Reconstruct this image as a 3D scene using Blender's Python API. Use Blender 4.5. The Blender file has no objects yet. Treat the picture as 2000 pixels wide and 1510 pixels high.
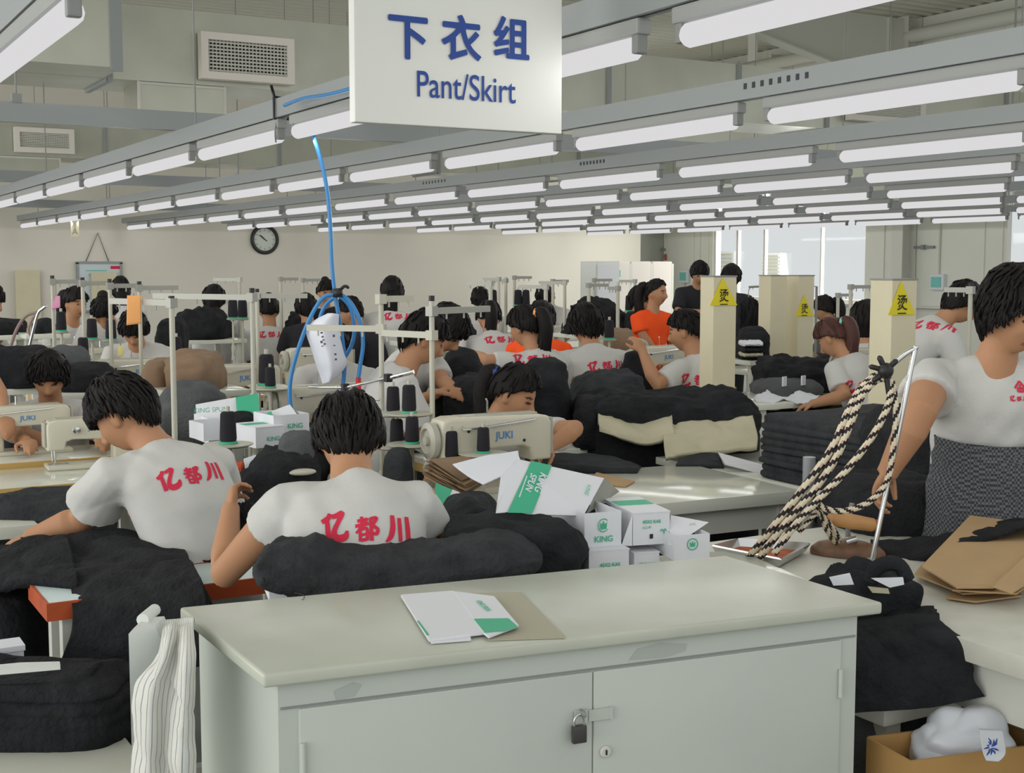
import bpy, bmesh, math, random
from mathutils import Vector, Matrix, noise
from mathutils.bvhtree import BVHTree

SC = bpy.context.scene
COL = SC.collection
PI = math.pi

# ------------------------------------------------------------------ camera
FPX, CAMZ = 2550.0, 1.65
PITCH, YAW = math.radians(5.31), math.radians(30.02)
cam_d = bpy.data.cameras.new('camera')
cam = bpy.data.objects.new('camera', cam_d)
COL.objects.link(cam)
cam_d.sensor_width = 36.0
cam_d.lens = 36.0 * FPX / 2000.0
cam_d.clip_end = 200
cam.location = (0, 0, CAMZ)
cam.rotation_euler = (PI / 2 - PITCH, 0, -YAW)
SC.camera = cam

# ------------------------------------------------------------------ world, light, exposure
SC.view_settings.view_transform = 'Standard'
SC.view_settings.look = 'None'
SC.view_settings.exposure = -0.16
SC.view_settings.gamma = 1.0
wd = bpy.data.worlds.new('daylight_and_fill')
SC.world = wd
wd.use_nodes = True
wbg = wd.node_tree.nodes['Background']
wbg.inputs[0].default_value = (0.985, 1.0, 0.985, 1)
wbg.inputs[1].default_value = 0.82
TUBE_GLOW = 0.79        # the tubes' own brightness
LAMP_W = 2.35           # watts of each tube lamp's light


def daylight_and_fill(name, loc, rot, sx, sy, w, col):
    d = bpy.data.lights.new(name, 'AREA')
    d.shape = 'RECTANGLE'
    d.size, d.size_y = sx, sy
    d.energy = w
    d.color = col
    o = bpy.data.objects.new(name, d)
    COL.objects.link(o)
    o.location = loc
    o.rotation_euler = rot


# window light at right; lamps behind and at left are added fill
daylight_and_fill('daylight_window', (17.9, 17.6, 2.3), (0, math.radians(80), math.radians(-10)), 2.6, 6.0, 520, (1.0, .97, .88))
daylight_and_fill('fill_behind', (1.0, -3.5, 2.6), (math.radians(80), 0, math.radians(-14)), 12, 4.5, 56, (1.0, 1.0, .96))  # added lamp behind the camera, lifts camera-facing sides
daylight_and_fill('fill_left', (-6.5, 6.0, 2.4), (math.radians(84), 0, math.radians(-90)), 18, 5.0, 620, (1.0, .99, .96))  # added lamp out of view, brightens left-facing sides and the wall pier


def ray(px, py):
    x = (px - 1000.0) / FPX
    y = -(py - 755.0) / FPX
    c, s = math.cos(PITCH), math.sin(PITCH)
    f, u = c + y * s, -s + y * c
    x, u = x / f, u / f
    cy, sy = math.cos(YAW), math.sin(YAW)
    return Vector((x * cy + sy, -x * sy + cy, u))


def W(px, py, d):
    """the point seen at a pixel of the photograph, d metres in front of the camera"""
    r = ray(px, py) * d
    return Vector((r.x, r.y, r.z + CAMZ))


def WZ(px, py, z):
    """the point seen at a pixel, lying at height z"""
    r = ray(px, py)
    return W(px, py, (z - CAMZ) / r.z)


FWD = Vector((math.sin(YAW), math.cos(YAW), 0))
RGT = Vector((math.cos(YAW), -math.sin(YAW), 0))
UP = Vector((0, 0, 1))


# ------------------------------------------------------------------ materials
def lin(c):
    c = c / 255.0
    return c / 12.92 if c <= 0.04045 else ((c + 0.055) / 1.055) ** 2.4


def rgb(r, g, b):
    return (lin(r), lin(g), lin(b), 1.0)


MATS = {}


def mat(name, col, rough=0.6, metal=0.0, bump=0.0, bscale=60.0, var=0.0, vscale=6.0, emit=0.0, coat=0.0, spec=0.5, vcol=None, stretch=None):
    if name in MATS:
        return MATS[name]
    m = bpy.data.materials.new(name)
    m.use_nodes = True
    nt = m.node_tree
    b = nt.nodes['Principled BSDF']
    b.inputs['Base Color'].default_value = col
    b.inputs['Roughness'].default_value = rough
    b.inputs['Metallic'].default_value = metal
    b.inputs['Specular IOR Level'].default_value = spec
    b.inputs['Coat Weight'].default_value = coat
    b.inputs['Coat Roughness'].default_value = 0.15
    if emit > 0:
        b.inputs['Emission Color'].default_value = col
        b.inputs['Emission Strength'].default_value = emit
    tc = None
    if bump > 0 or var > 0:
        tc = nt.nodes.new('ShaderNodeTexCoord')
        src = tc.outputs['Object']
        if stretch:
            mp = nt.nodes.new('ShaderNodeMapping')
            mp.inputs['Scale'].default_value = stretch
            nt.links.new(src, mp.inputs['Vector'])
            src = mp.outputs['Vector']
    base = None
    if vcol:
        a = nt.nodes.new('ShaderNodeVertexColor')
        a.layer_name = vcol
        base = a.outputs['Color']
        nt.links.new(base, b.inputs['Base Color'])
    if var > 0:
        n = nt.nodes.new('ShaderNodeTexNoise')
        n.inputs['Scale'].default_value = vscale
        n.inputs['Detail'].default_value = 5
        nt.links.new(src, n.inputs['Vector'])
        mr = nt.nodes.new('ShaderNodeMapRange')
        mr.inputs['From Min'].default_value = 0.3
        mr.inputs['From Max'].default_value = 0.7
        mr.inputs['To Min'].default_value = 1 - var
        mr.inputs['To Max'].default_value = 1 + var
        nt.links.new(n.outputs['Fac'], mr.inputs['Value'])
        mx = nt.nodes.new('ShaderNodeMix')
        mx.data_type = 'RGBA'
        mx.blend_type = 'MULTIPLY'
        mx.inputs['Factor'].default_value = 1
        mx.inputs[6].default_value = col
        if base:
            nt.links.new(base, mx.inputs[6])
        nt.links.new(mr.outputs['Result'], mx.inputs[7])
        nt.links.new(mx.outputs[2], b.inputs['Base Color'])
    if bump > 0:
        n2 = nt.nodes.new('ShaderNodeTexNoise')
        n2.inputs['Scale'].default_value = bscale
        n2.inputs['Detail'].default_value = 4
        nt.links.new(src, n2.inputs['Vector'])
        bp = nt.nodes.new('ShaderNodeBump')
        bp.inputs['Strength'].default_value = bump
        bp.inputs['Distance'].default_value = 0.01
        nt.links.new(n2.outputs['Fac'], bp.inputs['Height'])
        nt.links.new(bp.outputs['Normal'], b.inputs['Normal'])
    MATS[name] = m
    return m


M_WALL = mat('wall_paint', rgb(226, 221, 210), 0.75, var=0.02, vscale=0.8)
M_PANEL = mat('wall_panel', rgb(226, 227, 217), 0.6)
M_FLOOR = mat('floor_paint', rgb(120, 128, 122), 0.5, var=0.1, vscale=2)
M_CEIL = mat('roof_sheet', rgb(206, 204, 192), 0.5)
M_GALV = mat('galvanised_sheet', rgb(192, 194, 180), 0.36, metal=0.72, var=0.10, vscale=1.6, bump=0.12, bscale=2.2)
M_STEEL = mat('painted_steel', rgb(212, 212, 203), 0.5)
M_RAIL = mat('rail_steel', rgb(152, 157, 158), 0.45, metal=0.2)
M_RAILD = mat('rail_slot', rgb(60, 62, 66), 0.7)
M_TUBE = mat('tube_glow', (1.0, 0.985, 1.0, 1), 0.5, emit=TUBE_GLOW)
M_TUBE.node_tree.nodes['Principled BSDF'].inputs['Base Color'].default_value = (0, 0, 0, 1)
M_TUBE.node_tree.nodes['Principled BSDF'].inputs['Specular IOR Level'].default_value = 0
M_BATTEN = mat('batten_enamel', rgb(158, 160, 158), 0.4)
M_GREY = mat('holder_grey', rgb(140, 142, 140), 0.5)
M_BLACK = mat('black_plastic', rgb(28, 28, 30), 0.45)
M_CLOTH = mat('black_cloth', rgb(38, 39, 42), 0.95, bump=0.9, bscale=70, var=0.30, vscale=14, spec=0.2)
M_CLOTH2 = mat('charcoal_cloth', rgb(54, 56, 59), 0.95, bump=0.9, bscale=70, var=0.25, vscale=14, spec=0.2)
M_CLOTHG = mat('grey_cloth', rgb(92, 95, 97), 0.95, bump=0.7, bscale=80, var=0.15, vscale=10, spec=0.2)
M_TAN = mat('brown_cloth', rgb(140, 115, 92), 0.9, bump=0.4, bscale=300, var=0.12, vscale=8)
M_BEIGE = mat('beige_cloth', rgb(190, 184, 158), 0.9, bump=0.3, bscale=200, var=0.05)
M_TEE = mat('white_cotton', rgb(203, 203, 200), 0.9, bump=0.25, bscale=300, spec=0.15)
M_ORANGE = mat('orange_cotton', rgb(255, 92, 42), 0.9, bump=0.2, bscale=300, spec=0.15)
M_RED = mat('red_print', rgb(212, 52, 78), 0.8, spec=0.2)
M_HAIR = mat('black_hair', rgb(24, 21, 21), 0.62, bump=0.4, bscale=160, stretch=(1, 1, .15), spec=0.22)
M_HAIRB = mat('brown_hair', rgb(78, 46, 38), 0.5, bump=0.4, bscale=160, stretch=(1, 1, .15), spec=0.35)
M_SKIN = mat('skin', rgb(196, 150, 118), 0.6, vcol='Col', spec=0.3)
M_TROUS = mat('dark_trousers', rgb(34, 34, 40), 0.9)
M_WHITE = mat('white_paint', rgb(222, 226, 222), 0.38, var=0.02, vscale=3)
M_WTOP = mat('white_laminate', rgb(222, 224, 212), 0.13, var=0.02, vscale=3)
M_CABTOP = mat('cabinet_top_paint', rgb(190, 194, 180), 0.32, var=0.05, vscale=7, bump=0.03, bscale=25)
M_CAB = mat('cabinet_paint', rgb(194, 200, 192), 0.40, var=0.025, vscale=4)
M_CREAM = mat('machine_enamel', rgb(206, 202, 184), 0.32)
M_CREAMD = mat('machine_plate', rgb(178, 176, 162), 0.35)
M_YEL = mat('wood_edge', rgb(205, 172, 104), 0.5)
M_REDW = mat('red_wood_edge', rgb(186, 84, 44), 0.45, var=0.12, vscale=12)
M_TEAL = mat('pale_teal_top', rgb(206, 222, 222), 0.3)
M_CHROME = mat('chrome', rgb(212, 214, 214), 0.18, metal=0.9)
M_POLE = mat('pole_enamel', rgb(192, 190, 174), 0.4)
M_BAR = mat('bar_metal', rgb(160, 160, 152), 0.4, metal=0.4)
M_THREAD = mat('black_thread', rgb(34, 32, 40), 0.85, bump=0.6, bscale=200, stretch=(.2, .2, 4))
M_GREEN = mat('green_print', rgb(66, 178, 138), 0.6)
M_CARD = mat('white_card', rgb(224, 226, 232), 0.6)
M_KRAFT = mat('kraft_board', rgb(182, 152, 112), 0.8, var=0.05, vscale=8)
M_KRAFTD = mat('brown_paper', rgb(142, 118, 92), 0.85, var=0.12, vscale=10)
M_CARTON = mat('carton_board', rgb(180, 140, 84), 0.8, var=0.05)
M_PAPER = mat('white_paper', rgb(226, 229, 238), 0.7)
M_BLUE = mat('blue_hose', rgb(52, 132, 196), 0.35)
M_BLUEP = mat('blue_print', rgb(40, 72, 150), 0.7)
M_SIGN = mat('sign_board', rgb(228, 229, 224), 0.55)
M_JBLUE = mat('light_blue_print', rgb(66, 132, 196), 0.6)
M_POST = mat('beige_board', rgb(216, 208, 178), 0.65, var=0.03)
M_WARN = mat('warning_yellow', rgb(226, 210, 34), 0.6)
M_DARK = mat('dark_print', rgb(44, 40, 24), 0.7)
M_RUST = mat('rusty_tray', rgb(168, 82, 38), 0.7, var=0.3, vscale=20)
M_WOOD = mat('handle_wood', rgb(196, 146, 92), 0.5, var=0.12, vscale=14)
M_REDP = mat('red_plastic', rgb(206, 38, 40), 0.4)
M_TAGO = mat('orange_tag', rgb(240, 172, 104), 0.7)
M_TAGP = mat('pink_tag', rgb(226, 158, 190), 0.7)
M_TAGY = mat('yellow_tag', rgb(230, 224, 150), 0.7)
M_BOARD = mat('whiteboard', rgb(206, 218, 222), 0.3)
M_TEALBOX = mat('teal_plastic', rgb(120, 200, 190), 0.5)


# ------------------------------------------------------------------ mesh building
def frame_of(t):
    t = t.normalized()
    a = UP if abs(t.z) < 0.9 else Vector((1, 0, 0))
    n = t.cross(a).normalized()
    return n, n.cross(t).normalized()


class MB:
    def __init__(s):
        s.v, s.f, s.m = [], [], []

    def add(s, vs, fs, mi=0):
        o = len(s.v)
        s.v += [Vector(v) for v in vs]
        s.f += [tuple(i + o for i in f) for f in fs]
        s.m += [mi] * len(fs)
        return s

    def box(s, c, size, rz=0, mi=0, M=None, bev=0.0):
        hx, hy, hz = size[0] / 2, size[1] / 2, size[2] / 2
        R = Matrix.Rotation(rz, 4, 'Z') if M is None else M
        c = Vector(c)
        if bev <= 0:
            vs = [R @ Vector((x * hx, y * hy, z * hz)) + c for z in (-1, 1) for x, y in ((-1, -1), (1, -1), (1, 1), (-1, 1))]
            s.add(vs, [(3, 2, 1, 0), (4, 5, 6, 7), (0, 1, 5, 4), (1, 2, 6, 5), (2, 3, 7, 6), (3, 0, 4, 7)], mi)
        else:
            bm = bmesh.new()
            bmesh.ops.create_cube(bm, size=1)
            for v in bm.verts:
                v.co = Vector((v.co.x * 2 * hx, v.co.y * 2 * hy, v.co.z * 2 * hz))
            bmesh.ops.bevel(bm, geom=bm.edges[:], offset=bev, segments=2, affect='EDGES', profile=0.6)
            bm.verts.index_update()
            s.add([R @ v.co + c for v in bm.verts], [tuple(v.index for v in f.verts) for f in bm.faces], mi)
            bm.free()
        return s

    def tube(s, pts, r, n=8, mi=0, cap=True):
        pts = [Vector(p) for p in pts]
        rs = r if isinstance(r, (list, tuple)) else [r] * len(pts)
        vs, fs = [], []
        t0 = (pts[1] - pts[0]).normalized()
        N, B = frame_of(t0)
        for i, p in enumerate(pts):
            t = (pts[min(i + 1, len(pts) - 1)] - pts[max(i - 1, 0)])
            t = t.normalized() if t.length > 1e-9 else t0
            N = (N - t * N.dot(t))
            N = N.normalized() if N.length > 1e-6 else frame_of(t)[0]
            B = N.cross(t)
            for k in range(n):
                a = 2 * PI * k / n
                vs.append(p + (N * math.cos(a) + B * math.sin(a)) * rs[i])
        for i in range(len(pts) - 1):
            for k in range(n):
                k2 = (k + 1) % n
                fs.append((i * n + k, (i + 1) * n + k, (i + 1) * n + k2, i * n + k2))
        if cap:
            fs.append(tuple(range(n)))
            fs.append(tuple(reversed(range((len(pts) - 1) * n, len(pts) * n))))
        return s.add(vs, fs, mi)

    def lathe(s, prof, c=(0, 0, 0), n=20, mi=0, axis=None):
        """prof = [(r, z)] turned about z (or the given axis through c)"""
        c = Vector(c)
        A = Vector(axis).normalized() if axis else UP
        N, B = (Vector((1, 0, 0)), Vector((0, 1, 0))) if axis is None else frame_of(A)
        vs, fs = [], []
        for r, z in prof:
            for k in range(n):
                a = 2 * PI * k / n
                vs.append(c + A * z + (N * math.cos(a) + B * math.sin(a)) * max(r, 1e-5))
        for i in range(len(prof) - 1):
            for k in range(n):
                k2 = (k + 1) % n
                fs.append((i * n + k, i * n + k2, (i + 1) * n + k2, (i + 1) * n + k))
        fs.append(tuple(reversed(range(n))))
        fs.append(tuple(range((len(prof) - 1) * n, len(prof) * n)))
        return s.add(vs, fs, mi)

    def rings(s, rings, cap=True, mi=0):
        n = len(rings[0])
        vs = [v for r in rings for v in r]
        fs = []
        for i in range(len(rings) - 1):
            for k in range(n):
                k2 = (k + 1) % n
                fs.append((i * n + k, i * n + k2, (i + 1) * n + k2, (i + 1) * n + k))
        if cap:
            fs.append(tuple(reversed(range(n))))
            fs.append(tuple(range((len(rings) - 1) * n, len(rings) * n)))
        return s.add(vs, fs, mi)

    def ell(s, c, rad, M=None, nu=16, nv=10, mi=0):
        c = Vector(c)
        rings = []
        for j in range(nv + 1):
            th = PI * (j + 0.02 if j == 0 else (j - 0.02 if j == nv else j)) / nv
            rg = []
            for k in range(nu):
                a = 2 * PI * k / nu
                v = Vector((rad[0] * math.sin(th) * math.cos(a), rad[1] * math.sin(th) * math.sin(a), -rad[2] * math.cos(th)))
                rg.append(c + (M @ v if M else v))
            rings.append(rg)
        return s.rings(rings, True, mi)

    def prism(s, poly, o, ex, ey, ez, depth, mi=0):
        """2D polygon (x,y) on plane o,ex,ey pushed along ez by depth"""
        o = Vector(o)
        a = [o + ex * p[0] + ey * p[1] for p in poly]
        b = [p + ez * depth for p in a]
        n = len(poly)
        fs = [tuple(reversed(range(n))), tuple(range(n, 2 * n))]
        fs += [(i, (i + 1) % n, n + (i + 1) % n, n + i) for i in range(n)]
        return s.add(a + b, fs, mi)

    def quad(s, a, b, c, d, mi=0):
        return s.add([a, b, c, d], [(0, 1, 2, 3)], mi)

    def mesh(s, name):
        me = bpy.data.meshes.new(name)
        me.from_pydata([tuple(v) for v in s.v], [], s.f)
        return me

    def build(s, name, m, parent=None, world=False, smooth=False, fix=True):
        if world and parent is not None:
            M, q = Matrix(), parent
            while q is not None:
                M = q.matrix_basis @ M
                q = q.parent
            inv = M.inverted()
            s.v = [inv @ v for v in s.v]
        me = s.mesh(name)
        for mm in (m if isinstance(m, (list, tuple)) else [m]):
            me.materials.append(mm)
        for p, mi in zip(me.polygons, s.m):
            p.material_index = mi
        if fix:
            bm = bmesh.new()
            bm.from_mesh(me)
            bmesh.ops.recalc_face_normals(bm, faces=bm.faces[:])
            bm.to_mesh(me)
            bm.free()
        if smooth:
            me.shade_smooth()
            if smooth is not True:
                me.set_sharp_from_angle(angle=math.radians(smooth))
        o = bpy.data.objects.new(name, me)
        COL.objects.link(o)
        if parent is not None:
            o.parent = parent
        return o


def tag(o, label, cat, group=None, kind=None):
    o['label'] = label
    o['category'] = cat
    if group:
        o['group'] = group
    if kind:
        o['kind'] = kind
    return o


def thing(name, label, cat, loc=(0, 0, 0), rz=0.0, group=None):
    o = bpy.data.objects.new(name, None)
    o.empty_display_size = 0.05
    COL.objects.link(o)
    o.location = loc
    o.rotation_euler = (0, 0, rz)
    o.matrix_basis = Matrix.Translation(Vector(loc)) @ Matrix.Rotation(rz, 4, 'Z')
    return tag(o, label, cat, group)


def struct(name, mb, m, label=None, smooth=False):
    o = mb.build(name, m, smooth=smooth)
    o['kind'] = 'structure'
    if label:
        o['label'] = label
    return o


def dup(root, loc, rz=0.0, label=None, group=None):
    r = root.copy()
    COL.objects.link(r)
    r.location = loc
    r.rotation_euler = (0, 0, rz)
    if label:
        r['label'] = label
    if group:
        r['group'] = group
    for ch in root.children:
        c = ch.copy()
        COL.objects.link(c)
        c.parent = r
        for g in ch.children:
            e = g.copy()
            COL.objects.link(e)
            e.parent = c
    return r


def crom(P, t):
    n = len(P) - 1
    x = min(max(t, 0.0), 1.0) * n
    i = min(int(x), n - 1)
    u = x - i
    p0, p1, p2, p3 = P[max(i - 1, 0)], P[i], P[i + 1], P[min(i + 2, n)]
    return 0.5 * ((2 * p1) + (p2 - p0) * u + (2 * p0 - 5 * p1 + 4 * p2 - p3) * u * u + (3 * p1 - p0 - 3 * p2 + p3) * u * u * u)


def smoothpts(P, n):
    P = [Vector(p) for p in P]
    return [crom(P, i / n) for i in range(n + 1)]


def fbm(p, o=3):
    return noise.fractal(p, 1.0, 2.0, o)


def text_mesh(txt, size, bold=0.0):
    cu = bpy.data.curves.new('lettering', 'FONT')
    cu.body = txt
    cu.size = size
    cu.offset = bold
    cu.align_x = 'CENTER'
    cu.align_y = 'CENTER'
    o = bpy.data.objects.new('lettering', cu)
    COL.objects.link(o)
    dg = bpy.context.evaluated_depsgraph_get()
    dg.update()
    me = bpy.data.meshes.new_from_object(o.evaluated_get(dg))
    vs = [Vector(v.co) for v in me.vertices]
    fs = [tuple(p.vertices) for p in me.polygons]
    bpy.data.objects.remove(o)
    bpy.data.curves.remove(cu)
    bpy.data.meshes.remove(me)
    return vs, fs


def text_on(name, txt, size, o, ex, ey, m, parent, bold=0.0, sx=1.0, fat=0.0):
    """flat lettering printed on a plane: centre o, reading direction ex, up ey (world)"""
    vs, fs = text_mesh(txt, size, bold)
    b = MB()
    o = Vector(o)
    nz = ex.cross(ey).normalized()
    for k, (dx, dy) in enumerate(((0, 0), (fat, 0), (-fat, 0), (0, fat), (0, -fat)) if fat else ((0, 0),)):
        b.add([o + ex * (v.x * sx + dx) + ey * (v.y + dy) + nz * (0.0015 + .0002 * k) for v in vs], fs)
    return b.build(name, m, parent, world=True, fix=False)


def WY(px, py, Y):
    r = ray(px, py)
    return W(px, py, Y / r.y)


def WX(px, py, X):
    r = ray(px, py)
    return W(px, py, X / r.x)


EX, EY = Vector((1, 0, 0)), Vector((0, 1, 0))

# ================================================================== THE SETTING
YB, XR, ZC = 22.2, 16.8, 5.7
floor = struct('floor', MB().box((6.5, 10.0, -0.05), (23, 28, 0.1)), M_FLOOR)
b = MB()
prof = []
y = -1.0
while y < 22.6:                     # trapezoid roof sheet, ribs along x
    prof += [(y, ZC + .03), (y + .13, ZC + .03), (y + .16, ZC), (y + .22, ZC)]
    y += 0.25
vs = [(x, p[0], p[1]) for x in (-6.0, 17.2) for p in prof]
n = len(prof)
b.add(vs, [(i, i + 1, n + i + 1, n + i) for i in range(n - 1)])
b.box((5.6, 10.8, ZC + .16), (23.2, 23.6, .1))
struct('ceiling', b, M_CEIL)
b = MB()
b.box(((-6 + 15.9) / 2, YB + .1, ZC / 2), (21.9, .2, ZC))
struct('wall_back', b, M_WALL)
b = MB()
b.box((16.4, YB + .5, ZC / 2), (1.1, .2, ZC))
b.box((15.88, YB + .3, ZC / 2), (.04, .3, ZC))
struct('wall_recess', b, mat('recess_paint', rgb(168, 170, 162), .7))
WIN_Z0, WIN_Z1 = 0.98, 3.1
b = MB()
for y0, y1, z0, z1 in ((7, 22.7, 0, WIN_Z0), (7, 22.7, WIN_Z1, ZC), (20.95, 22.7, WIN_Z0, WIN_Z1), (13.85, 16.72, WIN_Z0, WIN_Z1), (7, 9.6, WIN_Z0, WIN_Z1)):
    b.box((XR + .1, (y0 + y1) / 2, (z0 + z1) / 2), (.2, y1 - y0, z1 - z0))
yy = 7.3
while yy < 22.2:                    # sheet joints standing proud of the wall
    for z0, z1 in ((WIN_Z1 + .12, ZC - .3),):
        b.box((XR - .008, yy, (z0 + z1) / 2), (.016, .03, z1 - z0))
    yy += 0.95
for yy, w in ((21.1, .05), (21.35, .02), (21.6, .1), (16.3, .02), (15.95, .02), (14.2, .05)):
    b.box((XR - .012, yy, 1.55), (.024, w, 3.1))
struct('wall_right', b, M_PANEL)


def window(nm, y0, y1, mull):
    b = MB()
    for yy in (y0 + .03, y1 - .03):
        b.box((XR + .08, yy, (WIN_Z0 + WIN_Z1) / 2), (.1, .06, WIN_Z1 - WIN_Z0))
    for zz in (WIN_Z0 + .03, WIN_Z1 - .03):
        b.box((XR + .08, (y0 + y1) / 2, zz), (.1, y1 - y0, .06))
    for yy, w in mull:
        b.box((XR + .08, yy, (WIN_Z0 + WIN_Z1) / 2), (.07, w, WIN_Z1 - WIN_Z0))
    o = struct(nm, b, mat('window_frame', rgb(228, 224, 216), .5))
    g = MB().box((XR + .1, (y0 + y1) / 2, (WIN_Z0 + WIN_Z1) / 2), (.008, y1 - y0, WIN_Z1 - WIN_Z0))
    gm = mat('window_glass', (.95, .97, 1, 1), 0.0)
    nt = gm.node_tree
    if 'Transparent BSDF' not in nt.nodes:
        tr = nt.nodes.new('ShaderNodeBsdfTransparent')
        tr.inputs[0].default_value = (.97, .985, 1, 1)
        gl = nt.nodes.new('ShaderNodeBsdfGlossy')
        gl.inputs['Roughness'].default_value = .05
        mx = nt.nodes.new('ShaderNodeMixShader')
        mx.inputs[0].default_value = .012
        nt.links.new(tr.outputs[0], mx.inputs[1])
        nt.links.new(gl.outputs[0], mx.inputs[2])
        nt.links.new(mx.outputs[0], nt.nodes['Material Output'].inputs[0])
    p = g.build('window_pane', gm, o)
    return o


window('window_1', 16.72, 20.95, ((20.25, .06), (19.45, .05), (17.9, .03)))
window('window_2', 9.6, 13.85, ((12.2, .06), (10.9, .06)))
b = MB().box((XR - .04, 17.2, WIN_Z0 - .02), (.16, 7.6, .04))
struct('trim_1', b, M_STEEL)
# eaves beam and its brackets along the right wall
b = MB().tube([(XR - .25, 7, ZC - .32), (XR - .25, 22, ZC - .32)], .11, 10)
for yy in (9, 12.5, 15.7, 19):
    b.box((XR - .14, yy, ZC - .3), (.28, .06, .3))
struct('trim_2', b, M_STEEL, smooth=40)

# portal frame: column and haunched rafter
b = MB()
b.box((16.62, 15.7, ZC / 2), (.3, .02, ZC))
for x in (16.47, 16.77):
    b.box((x, 15.7, ZC / 2), (.02, .24, ZC))
o = b.build('steel_column', M_STEEL)
tag(o, 'pale steel column standing against the right wall between the two bright windows', 'column')
b = MB()
poly = [(9.0, 5.60), (13.3, 5.16), (16.2, 4.55), (16.47, 4.5), (16.47, 5.66), (9.0, 5.66)]
b.prism([(p[0], p[1]) for p in poly], (0, 15.69, 0), EX, UP, EY, .02)
for a, c in zip(poly[:3], poly[1:4]):
    A, B_ = Vector((a[0], 15.7, a[1])), Vector((c[0], 15.7, c[1]))
    d = (B_ - A)
    R = Matrix.Rotation(-math.atan2(d.z, d.x), 4, 'Y')
    b.box((A + B_) / 2, (d.length, .24, .025), M=R)
for x in (13.3, 16.1):
    b.box((x, 15.7, 5.2), (.02, .2, .9))
o = b.build('steel_rafter', M_STEEL)
tag(o, 'haunched steel roof beam with sloping lower flange, upper right under the roof', 'roof beam')

# ------------------------------------------------------------------ air ducts


def duct(y, z0, z1, x0, x1, seams, label):
    t = thing('air_duct', label, 'air duct', ((x0 + x1) / 2, y + .4, z0))
    b = MB().box(((x0 + x1) / 2, y + .4, (z0 + z1) / 2), (x1 - x0, .8, z1 - z0))
    b.build('duct_body', M_GALV, t, world=True)
    for x in seams:
        b = MB()
        for yy, zz, sy, sz in ((y - .012, (z0 + z1) / 2, .024, z1 - z0 + .05), (y + .4, z0 - .012, .85, .024)):
            b.box((x, yy, zz), (.045, sy, sz))
        b.build('flange', M_RAIL, t, world=True)
    return t


D1Y, D1A, D1B = 10.9, 3.15, 3.75
duct(D1Y, D1A, D1B, .5, 16.2, (2.55, 4.9, 7.4, 9.05, 10.3, 13.2), 'large galvanised duct across the room, carrying the big grille at upper left')
duct(17.0, 2.98, 3.5, 1.5, 16.2, (3.9, 6.2, 8.6, 11.0), 'farther galvanised duct running behind the nearer one, low over the back rows')
# sheet-metal side box left of the big grille
t = thing('duct_plenum', 'shallow sheet-metal box on the near face of the duct, far upper left', 'duct box', (1.75, D1Y - .55, D1A + .1))
MB().box((1.55, D1Y - .32, D1A + .3), (1.9, .6, .6)).build('plenum_body', M_GALV, t, world=True)
b = MB().box((2.46, D1Y - .63, D1A + .3), (.09, .02, .66))
b.build('corner_strip', M_RAIL, t, world=True)


def grille(x0, x1, y, z0, z1, label, nx=22, nz=9):
    y -= .027
    t = thing('air_grille', label, 'vent grille', ((x0 + x1) / 2, y, z0))
    w, h = x1 - x0, z1 - z0
    cx, cz = (x0 + x1) / 2, (z0 + z1) / 2
    b = MB()
    for zz in (z0 + .03, z1 - .03):
        b.box((cx, y - .05, zz), (w, .1, .06))
    for xx in (x0 + .03, x1 - .03):
        b.box((xx, y - .05, cz), (.06, .1, h - .12))
    b.build('frame', mat('grille_frame', rgb(232, 226, 218), .5), t, world=True)
    MB().box((cx, y - .006, cz), (w - .1, .012, h - .1)).build('dark_opening', M_RAILD, t, world=True)
    b = MB()
    for i in range(nx):
        b.box((x0 + .06 + (w - .12) * (i + .5) / nx, y - .06, cz), (.008, .02, h - .12))
    b.build('vertical_vanes', M_STEEL, t, world=True)
    b = MB()
    for i in range(nz):
        b.box((cx, y - .075, z0 + .06 + (h - .12) * (i + .5) / nz), (w - .12, .012, .012), M=Matrix.Rotation(.5, 4, 'X'))
    b.build('horizontal_vanes', M_STEEL, t, world=True)
    return t


grille(3.27, 4.08, D1Y, 3.19, 3.57, 'largest pale-framed vent grille, on the near duct at upper left')
grille(2.80, 3.50, 17.0, 3.02, 3.32, 'smaller pale-framed vent grille on the far duct, near the left edge')
grille(10.55, 11.7, D1Y, 3.25, 3.52, 'vent grille on the near duct, seen between the light rails at right')


def diffuser(x0, x1, y, z0, z1, label):
    t = thing('duct_outlet', label, 'duct outlet', ((x0 + x1) / 2, y, z0))
    cx, cz = (x0 + x1) / 2, (z0 + z1) / 2
    b = MB()
    b.box((cx, y, cz), (x1 - x0, .5, z1 - z0))
    b.build('box_body', M_GALV, t, world=True)
    b = MB()
    for s in (-1, 1):
        b.box((cx, y + s * .24, z0 - .012), (x1 - x0 + .03, .05, .024))
        b.box((cx + s * (x1 - x0) / 2, y, z0 - .012), (.05, .5, .024))
    for s in (-1, 1):
        b.box((cx + s * (x1 - x0) / 2, y - .25, cz), (.02, .02, z1 - z0))
    b.box((cx, y - .255, z1 - .015), (x1 - x0, .02, .02))
    b.build('rim', M_STEEL, t, world=True)
    b = MB()
    for i in range(16):
        b.box((x0 + (x1 - x0) * (i + .5) / 16, y, z0 - .008), (.012, .44, .016))
    b.build('vanes', M_GREY, t, world=True)


diffuser(2.79, 3.51, 11.18, 2.86, 3.15, 'sheet-metal outlet box hanging below the duct, left of centre top')
diffuser(2.35, 3.35, 17.28, 2.72, 2.98, 'sheet-metal outlet box hanging below the far duct at the left edge')
diffuser(8.1, 9.0, 11.2, 2.92, 3.15, 'sheet-metal outlet box hanging below the duct, right of the sign')

# cross struts that carry the light rails


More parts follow.
